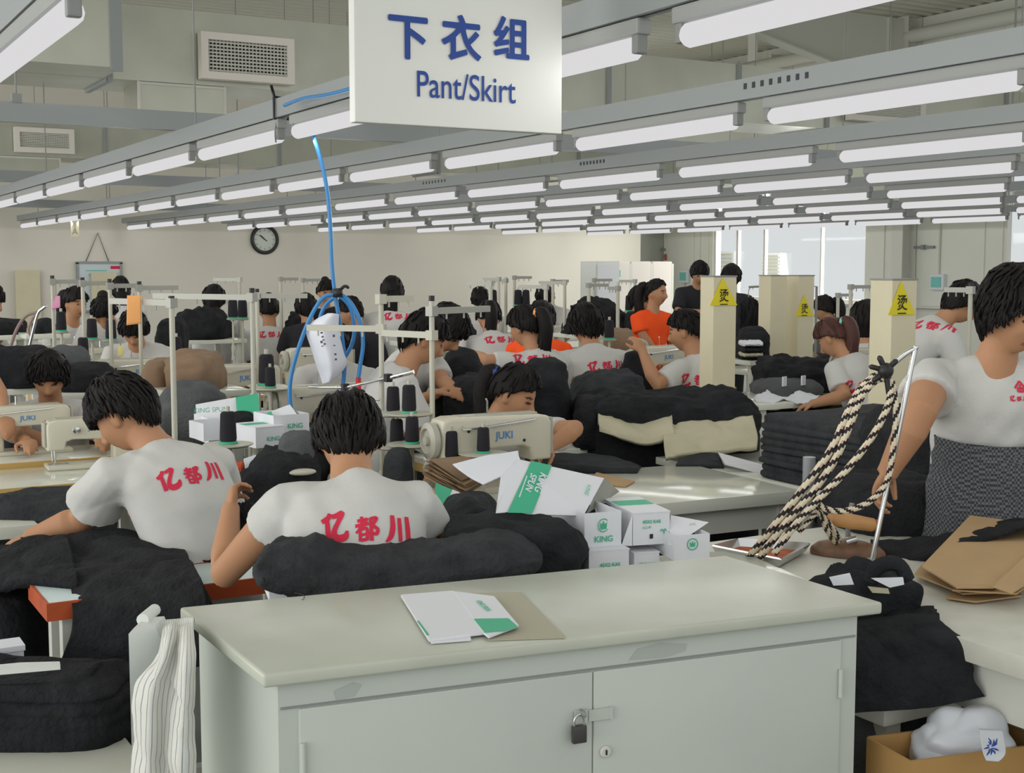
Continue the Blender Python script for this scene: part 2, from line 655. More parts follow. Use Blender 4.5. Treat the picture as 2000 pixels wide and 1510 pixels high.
def strut(y, label, z=2.44):
    t = thing('cross_strut', label, 'steel strut', (8, y, z))
    MB().box((8, y, z + .055), (16, .05, .11)).build('channel', M_RAIL, t, world=True)
    for x in (1.3, 4.4, 7.5, 10.6, 13.7):
        b = MB().tube([(x, y, z + .11), (x, y, ZC)], .006, 6)
        b.box((x, y, z + .13), (.05, .07, .05))
        b.build('hanger_rod', M_GREY, t, world=True)


strut(7.75, 'nearest grey steel strut crossing above the light rails, below the sign')
strut(13.3, 'middle grey steel strut crossing above the light rails')
strut(19.0, 'farthest grey steel strut crossing above the light rails')

# ------------------------------------------------------------------ light rails and tube lamps
ORD = ['first', 'second', 'third', 'fourth', 'fifth', 'sixth', 'seventh', 'eighth', 'ninth', 'tenth', 'eleventh', 'twelfth', 'thirteenth', 'fourteenth', 'fifteenth', 'sixteenth', 'seventeenth']
ROWS = [  # x, first gap y, pitch, rail name, first tube index
    (0.68, 3.16, 1.43, 'top-left corner rail', 0),
    (2.15, 2.93, 1.43, 'rail behind the sign', -1),
    (3.60, 2.82, 1.43, 'rail just below the sign', -1),
    (5.27, 4.14, 1.46, 'second rail past the sign', -1),
    (6.74, 5.40, 1.42, 'third rail past the sign', -1),
    (8.43, 6.84, 1.45, 'fourth rail past the sign', -1),
    (10.1, 8.26, 1.40, 'fifth rail past the sign', -1),
    (12.05, 9.87, 1.43, 'sixth rail past the sign', -1),
    (14.0, 11.4, 1.43, 'farthest rail by the windows', -1),
]
TZ = 2.25
tube0 = None
for ri, (x, g0, pit, rname, k0) in enumerate(ROWS):
    ys = []
    k = k0
    while g0 + pit * (k + 1) < 21.75:
        ys.append(g0 + pit * k)
        k += 1
    ya, yb = ys[0] - .1, ys[-1] + pit + .2
    t = thing('light_rail', 'long grey steel light rail: ' + rname, 'light rail', (x, ya, 2.34))
    b = MB()
    b.box((x, (ya + yb) / 2, 2.415), (.045, yb - ya, .006))
    for s in (-1, 1):
        b.box((x + s * .024, (ya + yb) / 2, 2.375), (.004, yb - ya, .085))
        b.box((x + s * .017, (ya + yb) / 2, 2.334), (.014, yb - ya, .004))
    for pxa, pxb, pyy in {2: ((1465, 1585, 180),), 3: ((1140, 1185, 371), (832, 874, 360)), 4: ((1340, 1430, 340),)}.get(ri, ()):
        y1_, y0_ = WX(pxa, pyy, x).y, WX(pxb, pyy, x).y
        for q in range(8):
            b.box((x - .0265, y0_ + (y1_ - y0_) * q / 7, 2.385), (.003, .018, .024), mi=1)
    b.build('channel', [M_RAIL, M_RAILD], t, world=True)
    for yh in [yy for j, yy in enumerate(ys) if j % 3 == 1]:
        zt = D1A if D1Y - .7 < yh < D1Y + .85 else (2.97 if 16.95 < yh < 17.85 else (4.4 if 15.4 < yh < 16 else ZC))
        MB().tube([(x, yh, 2.42), (x, yh, zt)], .005, 6).build('hanger_rod', M_GREY, t, world=True)
    lamp = bpy.data.lights.new('tube_lamp', 'AREA')
    lamp.shape = 'RECTANGLE'
    lamp.size, lamp.size_y = .04, yb - ya
    lamp.energy = LAMP_W * len(ys)
    lamp.color = (1.0, .985, .96)
    for tilt in (-66, 66):              # a tube shines to both sides as well as down
        lo = bpy.data.objects.new('tube_lamp', lamp)
        COL.objects.link(lo)
        lo.location = (x + (.03 if tilt < 0 else -.03), (ya + yb) / 2, TZ - .05)
        lo.rotation_euler = (0, math.radians(tilt), 0)
    for j, yg in enumerate(ys):
        lab = 'lit white tube lamp, %s from the near end of the %s' % (ORD[j], rname)
        if tube0 is None:
            t = tube0 = thing('tube_lamp', lab, 'tube light', (x, yg, TZ), 0, 'tube lamps on the ceiling rails')
            L = pit - .2
            b = MB().box((0, .7, .055), (.05, 1.28, .045), bev=.008)
            b.build('batten', M_BATTEN, t)
            b = MB().tube([(0, .10, 0), (0, .115, 0), (0, .7, 0), (0, 1.29, 0), (0, 1.305, 0)], [.024, .033, .033, .033, .024], 12)
            b.build('glass_tube', M_TUBE, t, smooth=50)
            for yy in (.085, 1.32):
                b = MB().box((0, yy, .02), (.036, .03, .075), bev=.006)
                b.build('lamp_holder', M_GREY, t)
        else:
            dup(tube0, (x, yg, TZ), 0, lab, 'tube lamps on the ceiling rails')

# ------------------------------------------------------------------ the hanging sign
SY = 3.19
t = thing('hanging_sign', 'white hanging sign board with blue Chinese characters and Pant/Skirt, top centre', 'sign', (1.69, SY, 2.02))
MB().box((1.69, SY + .02, 2.232), (.636, .036, .42), bev=.003).build('board', M_SIGN, t, world=True)
for x in (1.42, 1.95):
    MB().tube([(x, SY + .02, 2.44), (x, SY + .02, ZC)], .002, 5).build('hanging_wire', M_GREY, t, world=True)
for ch, px, py, sz in (('下', 797, 78, .128), ('衣', 901, 82, .128), ('组', 999, 82, .122)):
    p = WY(px, py, SY)
    text_on('lettering', ch, sz * .98, p + Vector((0, 0, .0)), EX, UP, M_BLUEP, t, bold=.0012, sx=.98, fat=.0022)
p = WY(911, 172, SY)
text_on('lettering', 'Pant/Skirt', .098, p + Vector((0, 0, -.002)), EX, UP, M_BLUEP, t, bold=.0005, sx=.80)

# ------------------------------------------------------------------ things on the back wall
c = WY(516, 468, YB)
t = thing('wall_clock', 'round wall clock with black rim and pale face on the back wall', 'clock', c)
b = MB()
b.lathe([(.19, 0), (.255, .0), (.262, .03), (.24, .055), (.20, .05), (.195, .01)], c, 40, axis=(0, -1, 0))
b.build('rim', M_BLACK, t, world=True, smooth=40)
MB().lathe([(.2, .0), (.2, .03)], c, 40, axis=(0, -1, 0)).build('dial', mat('dial', rgb(206, 212, 204), .5), t, world=True)
for ang, ln, w in ((-52, .13, .012), (-58 + 180, .05, .014), (-45, .10, .016)):
    a = math.radians(ang)
    d = Vector((math.sin(a), 0, math.cos(a)))
    MB().box(c + Vector((0, -.036, 0)) + d * ln / 2, (w, .004, ln), M=Matrix.Rotation(a, 4, 'Y')).build('hand', M_BLACK, t, world=True)
b = MB()
for k in range(12):
    a = k * PI / 6
    d = Vector((math.sin(a), 0, math.cos(a)))
    b.box(c + Vector((0, -.033, 0)) + d * .165, (.012, .004, .03), M=Matrix.Rotation(a, 4, 'Y'))
b.build('hour_marks', M_GREY, t, world=True)

a, bb = WY(150, 513, YB), WY(235, 513, YB)
cx = (a.x + bb.x) / 2
zt = a.z
t = thing('whiteboard', 'framed whiteboard hung from a nail by strings on the back wall, left', 'whiteboard', (cx, YB - .03, zt - .6))
MB().box((cx, YB - .025, zt - .4), (bb.x - a.x, .03, .8)).build('panel', M_BOARD, t, world=True)
b = MB()
for zz in (zt, zt - .8):
    b.box((cx, YB - .03, zz), (bb.x - a.x + .04, .05, .04))
for xx in (a.x, bb.x):
    b.box((xx, YB - .03, zt - .4), (.04, .05, .8))
b.build('frame', M_RAIL, t, world=True)
nail = WY(191, 455, YB - .02)
b = MB().tube([(cx - .22, YB - .03, zt), nail, (cx + .16, YB - .03, zt)], .007, 6)
b.build('hanging_string', M_BLACK, t, world=True)
MB().box((cx + .27, YB - .043, zt - .08), (.18, .004, .05)).build('red_writing', M_RED, t, world=True)
b = MB()
for q in range(3):
    b.box((cx - .05 + .02 * q, YB - .043, zt - .13 - .07 * q), (.34 - .05 * q, .004, .018))
b.build('blue_writing', M_TEALBOX, t, world=True)
for (px, py, w, h, lab) in ((53, 528, .38, 1.2, 'tall tan board leaning on the back wall at the left edge'), (203, 532, .42, 1.1, 'tall tan board standing before the whiteboard on the back wall')):
    p = WY(px, py, YB - .08)
    o = MB().box((p.x, YB - .08, p.z / 2), (w, .02, p.z)).build('tan_board', M_POST)
    tag(o, lab, 'board')
p = WX(146, 447, 3.6)
t = thing('letter_sign', 'small white sign with letter A hanging under a light rail at left', 'sign', p)
MB().box(p, (.10, .012, .2)).build('plate', M_POST, t, world=True)
text_on('lettering', 'A', .11, p + Vector((0, -.008, -.04)), EX, UP, M_GREY, t)
MB().tube([p + Vector((0, 0, .1)), (p.x, p.y, 2.33)], .004, 5).build('hanging_string', M_GREY, t, world=True)

# right wall fittings
for (px, py, lab) in ((1340, 540, 'small teal switch box on the right wall behind the orange-shirted woman'), (1835, 551, 'small teal switch box with conduit on the wall between the windows')):
    p = WX(px, py, XR)
    t = thing('switch_box', lab, 'switch box', p)
    MB().box(p + Vector((-.04, 0, 0)), (.08, .3, .26), bev=.01).build('housing', M_CARD, t, world=True)
    MB().box(p + Vector((-.085, 0, 0)), (.015, .2, .17)).build('cover', M_TEALBOX, t, world=True)
    b = MB().tube([p + Vector((-.03, 0, .13)), p + Vector((-.03, 0, 1.4))], .016, 6) if px > 1500 else MB().tube([p + Vector((-.03, 0, -.13)), p + Vector((-.05, .05, -.4)), p + Vector((-.03, -.02, -.9))], .016, 6)
    b.build('conduit', M_STEEL, t, world=True)
p = WX(1808, 483, XR)
t = thing('wall_clamp', 'dark horizontal clamp bar on the wall pier between the windows', 'clamp', p)
MB().box(p + Vector((-.03, 0, 0)), (.05, .42, .045)).build('bar', M_GREY, t, world=True)
MB().box(p + Vector((-.06, 0, 0)), (.05, .06, .08)).build('bolt', M_GREY, t, world=True)
p = WY(1298, 495, YB + .38)
t = thing('wall_valve', 'red and grey valve on a pipe in the dim corner of the back wall', 'valve', p)
MB().tube([(p.x, p.y, p.z + 1.2), (p.x, p.y, 0.0)], .02, 8).build('pipe', M_STEEL, t, world=True)
MB().tube([p + Vector((-.1, -.02, .08)), p + Vector((.1, -.02, .08))], .03, 8).build('valve_body', M_GREY, t, world=True)
MB().lathe([(.05, 0), (.07, .02), (.05, .04)], p + Vector((-.02, -.05, -.08)), 12, axis=(0, -1, 0)).build('handwheel', mat('valve_red', rgb(170, 100, 84), .6), t, world=True)
# white cabinet and covered rack in the far corner
a, bb = WY(1164, 520, 19.2), WY(1187, 600, 19.2)
t = thing('tall_cabinet', 'tall narrow pale cabinet before the far end of the back wall', 'cabinet', (a.x + .25, 19.45, 0))
MB().box((a.x + .25, 19.45, .86), (.5, .5, 1.72)).build('body', M_WHITE, t, world=True)
MB().box((a.x + .25, 19.19, .86), (.44, .02, 1.6)).build('door', M_CARD, t, world=True)
MB().box((a.x + .55, 19.3, 1.5), (.06, .04, .12)).build('teal_fitting', M_TEALBOX, t, world=True)
a, bb = WY(1190, 540, 19.8), WY(1315, 540, 19.8)
t = thing('white_partition', 'low white partition panels standing in the far right corner', 'partition', ((a.x + bb.x) / 2, 19.8, 0))
n = 3
for i in range(n):
    x0 = a.x + (bb.x - a.x) * i / n
    x1 = a.x + (bb.x - a.x) * (i + 1) / n
    MB().box(((x0 + x1) / 2, 19.85, .86), (x1 - x0 - .03, .06, 1.72), bev=.02).build('panel', mat('partition_panel', rgb(228, 220, 214), .6), t, world=True)
b = MB()
for i in range(n + 1):
    b.box((a.x + (bb.x - a.x) * i / n, 19.86, .84), (.05, .08, 1.68))
b.build('posts', M_STEEL, t, world=True)
# louvred units beyond the window
for px, py, w, h, lab in ((1503, 518, .55, .7, 'pale louvred unit outside the window'), (1408, 518, .75, .8, 'louvred box outside, at the left edge of the window')):
    p = WX(px, py, 18.3)
    t = thing('outdoor_unit', lab, 'outdoor unit', (18.3, p.y, 0))
    MB().box((18.5, p.y, p.z - .1), (.3, w, h)).build('body', M_CARD, t, world=True)
    b = MB()
    for q in range(9):
        b.box((18.33, p.y, p.z - .1 - h * .42 + h * .84 * q / 8), (.04, w * .9, .02))
    b.build('louvres', M_BEIGE, t, world=True)
    MB().box((18.5, p.y, (p.z - .1 - h / 2) / 2), (.25, w * .8, p.z - .1 - h / 2)).build('plinth', M_CARD, t, world=True)


# ================================================================== PEOPLE
TMP = bpy.data.scenes.new('remesh_bench')


def remesh(mb, vox, smooth=3):
    me = mb.mesh('remesh')
    o = bpy.data.objects.new('remesh', me)
    TMP.collection.objects.link(o)
    m = o.modifiers.new('r', 'REMESH')
    m.mode = 'VOXEL'
    m.voxel_size = vox
    if smooth:
        s = o.modifiers.new('s', 'SMOOTH')
        s.factor = 0.5
        s.iterations = smooth
    with bpy.context.temp_override(scene=TMP, view_layer=TMP.view_layers[0]):
        dg = bpy.context.evaluated_depsgraph_get()
        dg.update()
    r = bpy.data.meshes.new_from_object(o.evaluated_get(dg))
    bpy.data.objects.remove(o)
    bpy.data.meshes.remove(me)
    return r


def put(me, name, m, parent):
    me.transform(parent.matrix_basis.inverted())
    me.name = name
    me.materials.clear()
    me.materials.append(m)
    me.shade_smooth()
    o = bpy.data.objects.new(name, me)
    COL.objects.link(o)
    o.parent = parent
    return o


STROKES = {
    '亿': [[(.34, .97, .09), (.27, .80, .12), (.02, .66, .10)], [(.22, .74, .10), (.24, .40, .12), (.27, .0, .13)],
          [(.42, .84, .10), (.62, .88, .12), (.80, .92, .13), (.66, .66, .11), (.50, .36, .12), (.50, .14, .15), (.68, .04, .17), (.90, .10, .16), (.98, .30, .06)]],
    '都': [[(.10, .82, .09), (.50, .86, .09)], [(.30, 1.0, .09), (.30, .64, .09)], [(.0, .62, .09), (.60, .68, .09)], [(.56, .92, .08), (.34, .62, .09), (.02, .34, .06)],
          [(.20, .46, .08), (.20, .0, .09)], [(.20, .44, .08), (.50, .47, .09), (.50, .0, .10)], [(.20, .24, .07), (.50, .25, .07)], [(.20, .03, .08), (.50, .04, .08)],
          [(.70, .94, .09), (.70, .45, .10), (.70, -.04, .10)], [(.70, .90, .08), (.96, .90, .10), (.80, .62, .09), (.99, .42, .10), (.92, .24, .10), (.76, .28, .06)]],
    '川': [[(.30, .98, .10), (.30, .55, .13), (.20, .22, .12), (.0, .02, .05)], [(.58, .90, .09), (.58, .5, .10), (.58, .06, .09)], [(.88, .98, .10), (.90, .5, .12), (.90, .0, .11)]],
    'e': [[(.5, 1.0, .1), (.1, .45, .12), (.0, .3, .1)], [(.5, 1.0, .1), (.9, .45, .12), (1., .3, .1)], [(.25, .35, .1), (.25, .0, .1)], [(.75, .35, .1), (.75, 0, .1)], [(.25, .35, .1), (.75, .35, .1)], [(.25, .02, .1), (.75, .02, .1)], [(.5, .7, .1), (.5, .1, .1)]],
}


def brush(txt, h, gap=.22, drop=None):
    """brush-written characters as flat ribbons, centred on the origin"""
    vs, fs = [], []
    total = len(txt) + gap * (len(txt) - 1)
    for ci, ch in enumerate(txt):
        ox = -total / 2 + ci * (1 + gap)
        sc = .86 if ch == '都' else 1.0
        for st in STROKES[ch]:
            P = [Vector((p[0], p[1], p[2])) for p in st]
            n = 5 * (len(P) - 1)
            Q = [crom(P, i / n) for i in range(n + 1)]
            o = len(vs)
            for i, q in enumerate(Q):
                t = Q[min(i + 1, n)] - Q[max(i - 1, 0)]
                nn = Vector((-t.y, t.x, 0)).normalized() * q.z * .80
                for sgn in (1, -1):
                    x, y = q.x + nn.x * sgn, q.y + nn.y * sgn
                    dz = drop[ci] if drop else 0
                    vs.append(Vector(((ox + x * sc + (1 - sc) / 2) * h, (y * sc - .5 + dz) * h, 0)))
            fs += [(o + 2 * i, o + 2 * i + 1, o + 2 * i + 3, o + 2 * i + 2) for i in range(n)]
    return vs, fs


def decal(shirt, root, txt, px, py, h, m, rot=0.0, drop=None, name='lettering', off=.0022, stretch=1.0):
    me = shirt.data
    mw = root.matrix_basis
    vv = [mw @ v.co for v in me.vertices]
    bvh = BVHTree.FromPolygons(vv, [tuple(p.vertices) for p in me.polygons])
    o = Vector((0, 0, CAMZ))
    hit, nrm, _, _ = bvh.ray_cast(o, ray(px, py).normalized())
    if hit is None:
        return
    # mean normal around the spot
    acc = Vector()
    for dx in (-.07, 0, .07):
        for dz in (-.06, 0, .06):
            h2, n2, _, _ = bvh.ray_cast(o, (hit + RGT * dx + UP * dz - o).normalized())
            if h2 is not None:
                acc += n2
    n = (acc if acc.length else nrm).normalized()
    if n.dot(o - hit) < 0:
        n = -n
    ex = UP.cross(n).normalized()
    ey = n.cross(ex)
    R = Matrix.Rotation(rot, 3, n)
    ex, ey = R @ ex, R @ ey
    vs, fs = brush(txt, h, drop=drop)
    out, ok = [], []
    for v in vs:
        p = hit + ex * v.x * stretch + ey * v.y + n * .15
        q, qn, _, _ = bvh.ray_cast(p, -n)
        ok.append(q is not None and (q - p).length < .32)
        if qn is not None and qn.dot(n) < 0:
            qn = -qn
        out.append(q + (qn + n).normalized() * off if q is not None else p)
    b = MB()
    b.add(out, [f for f in fs if all(ok[i] for i in f)])
    if not b.f:
        return
    c = b.build(name, m, shirt, fix=False)
    inv = mw.inverted()
    c.data.transform(inv)
    return c


def two_bone(S, T, a, b, hint):
    d = T - S
    L = d.length
    if L > (a + b) * .985:
        T = S + d.normalized() * (a + b) * .985
        d = T - S
        L = d.length
    L = max(L, abs(a - b) + .02)
    u = d.normalized()
    x = (a * a - b * b + L * L) / (2 * L)
    h = math.sqrt(max(a * a - x * x, 0))
    hn = hint - u * hint.dot(u)
    hn = hn.normalized() if hn.length > 1e-4 else frame_of(u)[0]
    return S + u * x + hn * h, T


def hand(b, e, w, side, curl, s, palm=None, n=6):
    """palm, four fingers and a thumb beyond wrist w; side=+1 when the thumb lies towards +spread"""
    d = (w - e).normalized()
    pn = palm if palm is not None else Vector((0, 0, -1))
    pn = (pn - d * pn.dot(d))
    pn = pn.normalized() if pn.length > .1 else frame_of(d)[0]
    sp = d.cross(pn).normalized() * side
    L = .088 * s
    M = Matrix((sp, d, pn)).transposed()
    b.ell(w + d * L * .52, (.043 * s, L * .62, .017 * s), M, 12, 8)
    base = w + d * L
    for i, (off, ln) in enumerate(((.030, .068), (.0105, .078), (-.0095, .072), (-.029, .056))):
        p = base + sp * off * s - d * (.010 * abs(i - 1.2)) * s
        q = [p - d * .02 * s, p]
        ang = .18 + curl * .55
        dd = d
        for sg in (.45, .32, .23):
            axis_d = (dd * math.cos(ang) + pn * math.sin(ang)).normalized()
            pnn = (pn * math.cos(ang) - dd * math.sin(ang)).normalized()
            p = p + axis_d * ln * sg * s
            q.append(p)
            dd, pn2 = axis_d, pnn
            pn = pn2
            ang = .10 + curl * .8
        pn = M @ Vector((0, 0, 1))
        b.tube(q, [.0095 * s, .0095 * s, .0088 * s, .008 * s, .0062 * s], n)
    p0 = w + d * .022 * s + sp * .026 * s
    p1 = p0 + (d * .6 + sp * .7 + pn * .25).normalized() * .042 * s
    p2 = p1 + (d * .85 + sp * .12 + pn * (.3 + curl * .4)).normalized() * .032 * s
    p3 = p2 + (d * .85 - sp * .25 + pn * (.3 + curl * .6)).normalized() * .024 * s
    b.tube([p0, p1, p2, p3], [.013 * s, .0115 * s, .010 * s, .007 * s], n)


def head_shape(b, H, M, s, nu=36, nv=26):
    rings = []
    g = lambda v, c, r: math.exp(-((v - Vector(c)).length / r) ** 2)
    for j in range(nv + 1):
        th = PI * min(max(j, .04), nv - .04) / nv
        rg = []
        for k in range(nu):
            a = 2 * PI * k / nu
            x, y, z = math.sin(th) * math.sin(a), math.sin(th) * math.cos(a), math.cos(th)
            v = Vector((.074 * x, .094 * y, .115 * z))
            if z < 0:
                v.x *= 1 - .34 * (-z) ** 1.6
                if y < 0:
                    v.y *= 1 - .45 * (-z)
            if y > 0 and z < .2:
                v.y *= 1 + .04
            for sx in (-1, 1):
                v.y -= .008 * g(v, (sx * .031, .088, .012), .017)
                v.y += .004 * g(v, (sx * .030, .09, .036), .018)
                v += Vector((sx * .003, .004, 0)) * g(v, (sx * .046, .07, -.022), .024)
            v.y += .006 * g(v, (0, .092, -.056), .014)
            v.y -= .004 * g(v, (0, .092, -.078), .010)
            v.y += .008 * g(v, (0, .07, -.102), .022)
            rg.append(H + M @ (v * s))
        rings.append(rg)
    b.rings(rings)
    b.tube([H + M @ (Vector(p) * s) for p in ((0, .088, .022), (0, .098, .0), (0, .110, -.022), (0, .104, -.031), (0, .09, -.034))], [.007 * s, .0085 * s, .0125 * s, .012 * s, .008 * s], 8)
    for sx in (-1, 1):
        b.ell(H + M @ (Vector((sx * .011, .097, -.029)) * s), (.008 * s,) * 3, None, 8, 6)
        E = M @ Matrix.Rotation(sx * .25, 3, 'Z')
        b.ell(H + M @ (Vector((sx * .076, -.004, -.004)) * s), (.011 * s, .021 * s, .033 * s), E, 10, 8)


def hair_cap(b, H, M, s, front=.36, side=.54, back=.72, thick=.018, taper=.2, seed=0, rough=.05, nu=72, nv=16, spikes=0, slen=.05, wild=.5, part=0.0):
    rnd = random.Random(seed)

    def lim(a):
        c = math.cos(a)
        base = side + (front - side) * max(c, 0) ** 1.3 + (back - side) * max(-c, 0) ** .9
        return PI * (base + .03 * noise.noise(Vector((math.cos(a) * 3, math.sin(a) * 3, seed))))

    def pt(th, a, k=1.0, extra=0.0):
        x, y, z = math.sin(th) * math.sin(a), math.sin(th) * math.cos(a), math.cos(th)
        tk = thick * (1.0 + .5 * max(z, 0)) + extra
        nz = rough * noise.noise(Vector((x * 5, y * 5, z * 4 + seed * 3.1))) + .030 * noise.noise(Vector((math.cos(a) * 11, math.sin(a) * 11, th * 1.3 + seed)))
        r = (Vector((.074, .094, .115)) + Vector((tk, tk, tk))) * (1 + nz) * k
        v = Vector((r.x * x, r.y * y - .004, r.z * z))
        if z < 0:
            v.x *= 1 - taper * (-z) ** 1.4
            if y < 0:
                v.y *= 1 - .30 * (-z)
        return H + M @ (v * s)

    rings = []
    for j in range(nv + 1):
        rings.append([pt(max(lim(2 * PI * k / nu) * j / nv, .02), 2 * PI * k / nu) for k in range(nu)])
    for kk in (.93, .80):
        rings.append([pt(lim(2 * PI * k / nu) * (1 - .04 * (1 - kk)), 2 * PI * k / nu, kk) for k in range(nu)])
    b.rings(rings)
    for _ in range(spikes):
        a = rnd.uniform(0, 2 * PI)
        f = math.sqrt(rnd.uniform(.02, 1.05))
        l = lim(a)
        th0 = l * f * .93
        ln = slen * rnd.uniform(.6, 1.3)
        da = rnd.uniform(-.35, .35) * wild
        P = []
        for q in range(4):
            u = q / 3
            over = (.05 if math.cos(a) > .2 else .20) * rnd.uniform(.2, 1)
            P.append(pt(min(th0 + u * ln / .11, l + over * u), a + da * u, 1.0, .003 + wild * .010 * u * rnd.uniform(.3, 1)))
        w = rnd.uniform(.0035, .0065) * s
        b.tube(P, [w, w * 1.1, w * .8, w * .15], 4)


PEOPLE = []


def person(label, px, py, d, yaw=0, lean=20, hp=25, hy=0, hr=0, stand=False, s=1.0, L=None, R=None, hair='short', haircol=None, shirt=None,
           vox=.011, letters=None, curl=.6, spikes=0, trousers=None, seed=None, wrinkle=.006, clip=None, hk={}, palmL=None, palmR=None, hips=None, shw=.172, eL=None, eR=None, name='person', looks=None, slv=.62, cap_hat=None, rollT=0, aw=1.0, grow=.004, fl=1.0):
    seed = len(PEOPLE) if seed is None else seed
    a = math.radians(yaw)
    vr = ray(px, py)
    fw = Vector((vr.x, vr.y, 0)).normalized()
    F = Matrix.Rotation(a, 3, 'Z') @ fw
    Rr = F.cross(UP).normalized()
    H = W(px, py, d)
    ln, hpr = math.radians(lean), math.radians(hp)
    T = (UP * math.cos(ln) + F * math.sin(ln)).normalized()
    if rollT:
        T = Matrix.Rotation(math.radians(rollT), 3, F) @ T
    Fh = Matrix.Rotation(math.radians(hy), 3, 'Z') @ F
    Rh = Fh.cross(UP).normalized()
    A = (UP * math.cos(hpr) + Fh * math.sin(hpr)).normalized()
    Ff = A.cross(Rh).normalized()
    if Ff.dot(Fh) < 0:
        Ff = -Ff
    Mh = Matrix((Rh, Ff, A)).transposed()
    if hr:
        Mh = Mh @ Matrix.Rotation(math.radians(hr), 3, 'Y')
        A = Mh @ Vector((0, 0, 1))
    N = H - A * .150 * s - (Mh @ Vector((0, 1, 0))) * .028 * s - T * .01
    TL = .50 * s
    if hips is not None:
        P0 = N - T * TL
        P0.z = hips
    else:
        P0 = N - T * TL
        if not stand:
            P0.z = min(max(P0.z, .50), .66)
    ctrl = P0 * .5 + N * .5 - F * (.05 + .06 * math.sin(ln)) + UP * .04
    spine = lambda t: P0 * (1 - t) ** 2 + ctrl * 2 * t * (1 - t) + N * t ** 2
    root = thing(name, label, 'person', (P0.x, P0.y, 0))

    def torso(b, prof, grow=0.0, n=26):
        rings = []
        for t, wx, wy in prof:
            c = spine(t)
            tg = (spine(min(t + .02, 1.05)) - spine(t - .02)).normalized()
            D = Rr.cross(tg).normalized()
            rg = []
            for k in range(n):
                q = 2 * PI * k / n
                cx, sx = math.cos(q), math.sin(q)
                ex = .85
                rg.append(c + Rr * (math.copysign(abs(cx) ** ex, cx) * (wx + grow) * s) + D * (math.copysign(abs(sx) ** ex, sx) * (wy + grow) * s))
            rings.append(rg)
        b.rings(rings)

    body = MB()
    torso(body, [(-.14, .12, .09), (0, .155, .105), (.25, .138, .095), (.5, .150, .105), (.72, .165, .105), (.86, .15, .085), (.95, .068, .065), (1.0, .058, .056), (1.05, .05, .05)])
    body.tube([N - T * .06 * s, N + (H - N) * .3, H - A * .05 * s - Mh @ Vector((0, .012, 0))], [.066 * s, .056 * s, .054 * s], 24)
    head_shape(body, H, Mh, s)
    arms = []
    for side, spec, ee, pal in ((-1, L, eL, palmL), (1, R, eR, palmR)):
        S = spine(.90) + Rr * side * shw * s - UP * .012
        if spec is None:
            tgt = S + F * .36 * s - UP * (.30 if not stand else .2) * s - Rr * side * .05
        elif spec == 'down':
            tgt = S - UP * .53 * s + Rr * side * .06 + F * .06
        elif spec[0] == 'o':
            tgt = S + (F * spec[1] + Rr * spec[2] + UP * spec[3]) * s
        else:
            tgt = W(*spec)
        if ee is not None:
            E = W(*ee)
            if (E - S).length > .33 * s:
                E = S + (E - S).normalized() * .33 * s
            Wt = E + (tgt - E).normalized() * min((tgt - E).length, .28 * s)
        else:
            E, Wt = two_bone(S, tgt, .285 * s, .255 * s, -UP * .9 + Rr * side * .6 - F * .25)
        arms.append((S, E, Wt, side))
        body.tube([S - Rr * side * .05 * s, S, S * .6 + E * .4, E, E * .7 + Wt * .3, Wt, Wt + (Wt - E).normalized() * .02],
                  [.05 * s, .052 * s * aw, .047 * s * aw, .039 * s * aw, .041 * s * aw, .0265 * s * aw, .026 * s * aw], 22)
        hand(body, E, Wt, -side if pal is None else -side, curl, s, pal)
    # legs
    legs = []
    for side in (-1, 1):
        hp_ = P0 + Rr * side * .085 * s
        if stand:
            kn = Vector((hp_.x, hp_.y, hp_.z * .53)) + F * .02
            an = Vector((kn.x, kn.y, .08)) - F * .03
        else:
            kn = hp_ + F * .40 * s
            kn.z = .50
            an = kn + F * .02
            an.z = .08
        legs.append((hp_, kn, an))
        body.tube([hp_, hp_ * .5 + kn * .5, kn, kn * .6 + an * .4, an], [.075 * s, .07 * s, .052 * s, .05 * s, .036 * s], 10)
        body.ell(an + F * .06 - UP * .035, (.04, .12, .04), Matrix((Rr, F, UP)).transposed(), 10, 6)
    me = remesh(body, vox, 2)
    ca = me.color_attributes.new('Col', 'FLOAT_COLOR', 'POINT')
    inv = Mh.transposed()
    skin, lip, eye = rgb(184, 137, 104), rgb(160, 92, 80), rgb(38, 30, 28)
    cols = []
    for v in me.vertices:
        q = inv @ (v.co - H) / s
        c = skin
        if abs(q.z) < .13 and .05 < q.y < .14 and abs(q.x) < .08:
            ax = abs(q.x)
            if ax < .023 and -.066 < q.z < -.048 - .1 * ax:
                c = lip
            elif ((ax - .032) / .0155) ** 2 + ((q.z - .010) / .0062) ** 2 < 1:
                c = eye
            elif ((ax - .034) / .020) ** 2 + ((q.z - .033 + .12 * abs(ax - .03)) / .0052) ** 2 < 1:
                c = eye
        if v.co.z < .11:
            c = rgb(60, 55, 55)
        cols += c
    ca.data.foreach_set('color', cols)
    bo = put(me, 'body', M_SKIN, root)
    # shirt
    sh = MB()
    hem = -.16 if not stand else -.2
    torso(sh, [(hem, .165, .12), (0, .170, .122), (.25, .155, .112), (.5, .164, .118), (.72, .177, .115), (.86, .165, .097), (.945, .10, .078), (.985, .073, .068), (1.0, .069, .064)], grow)
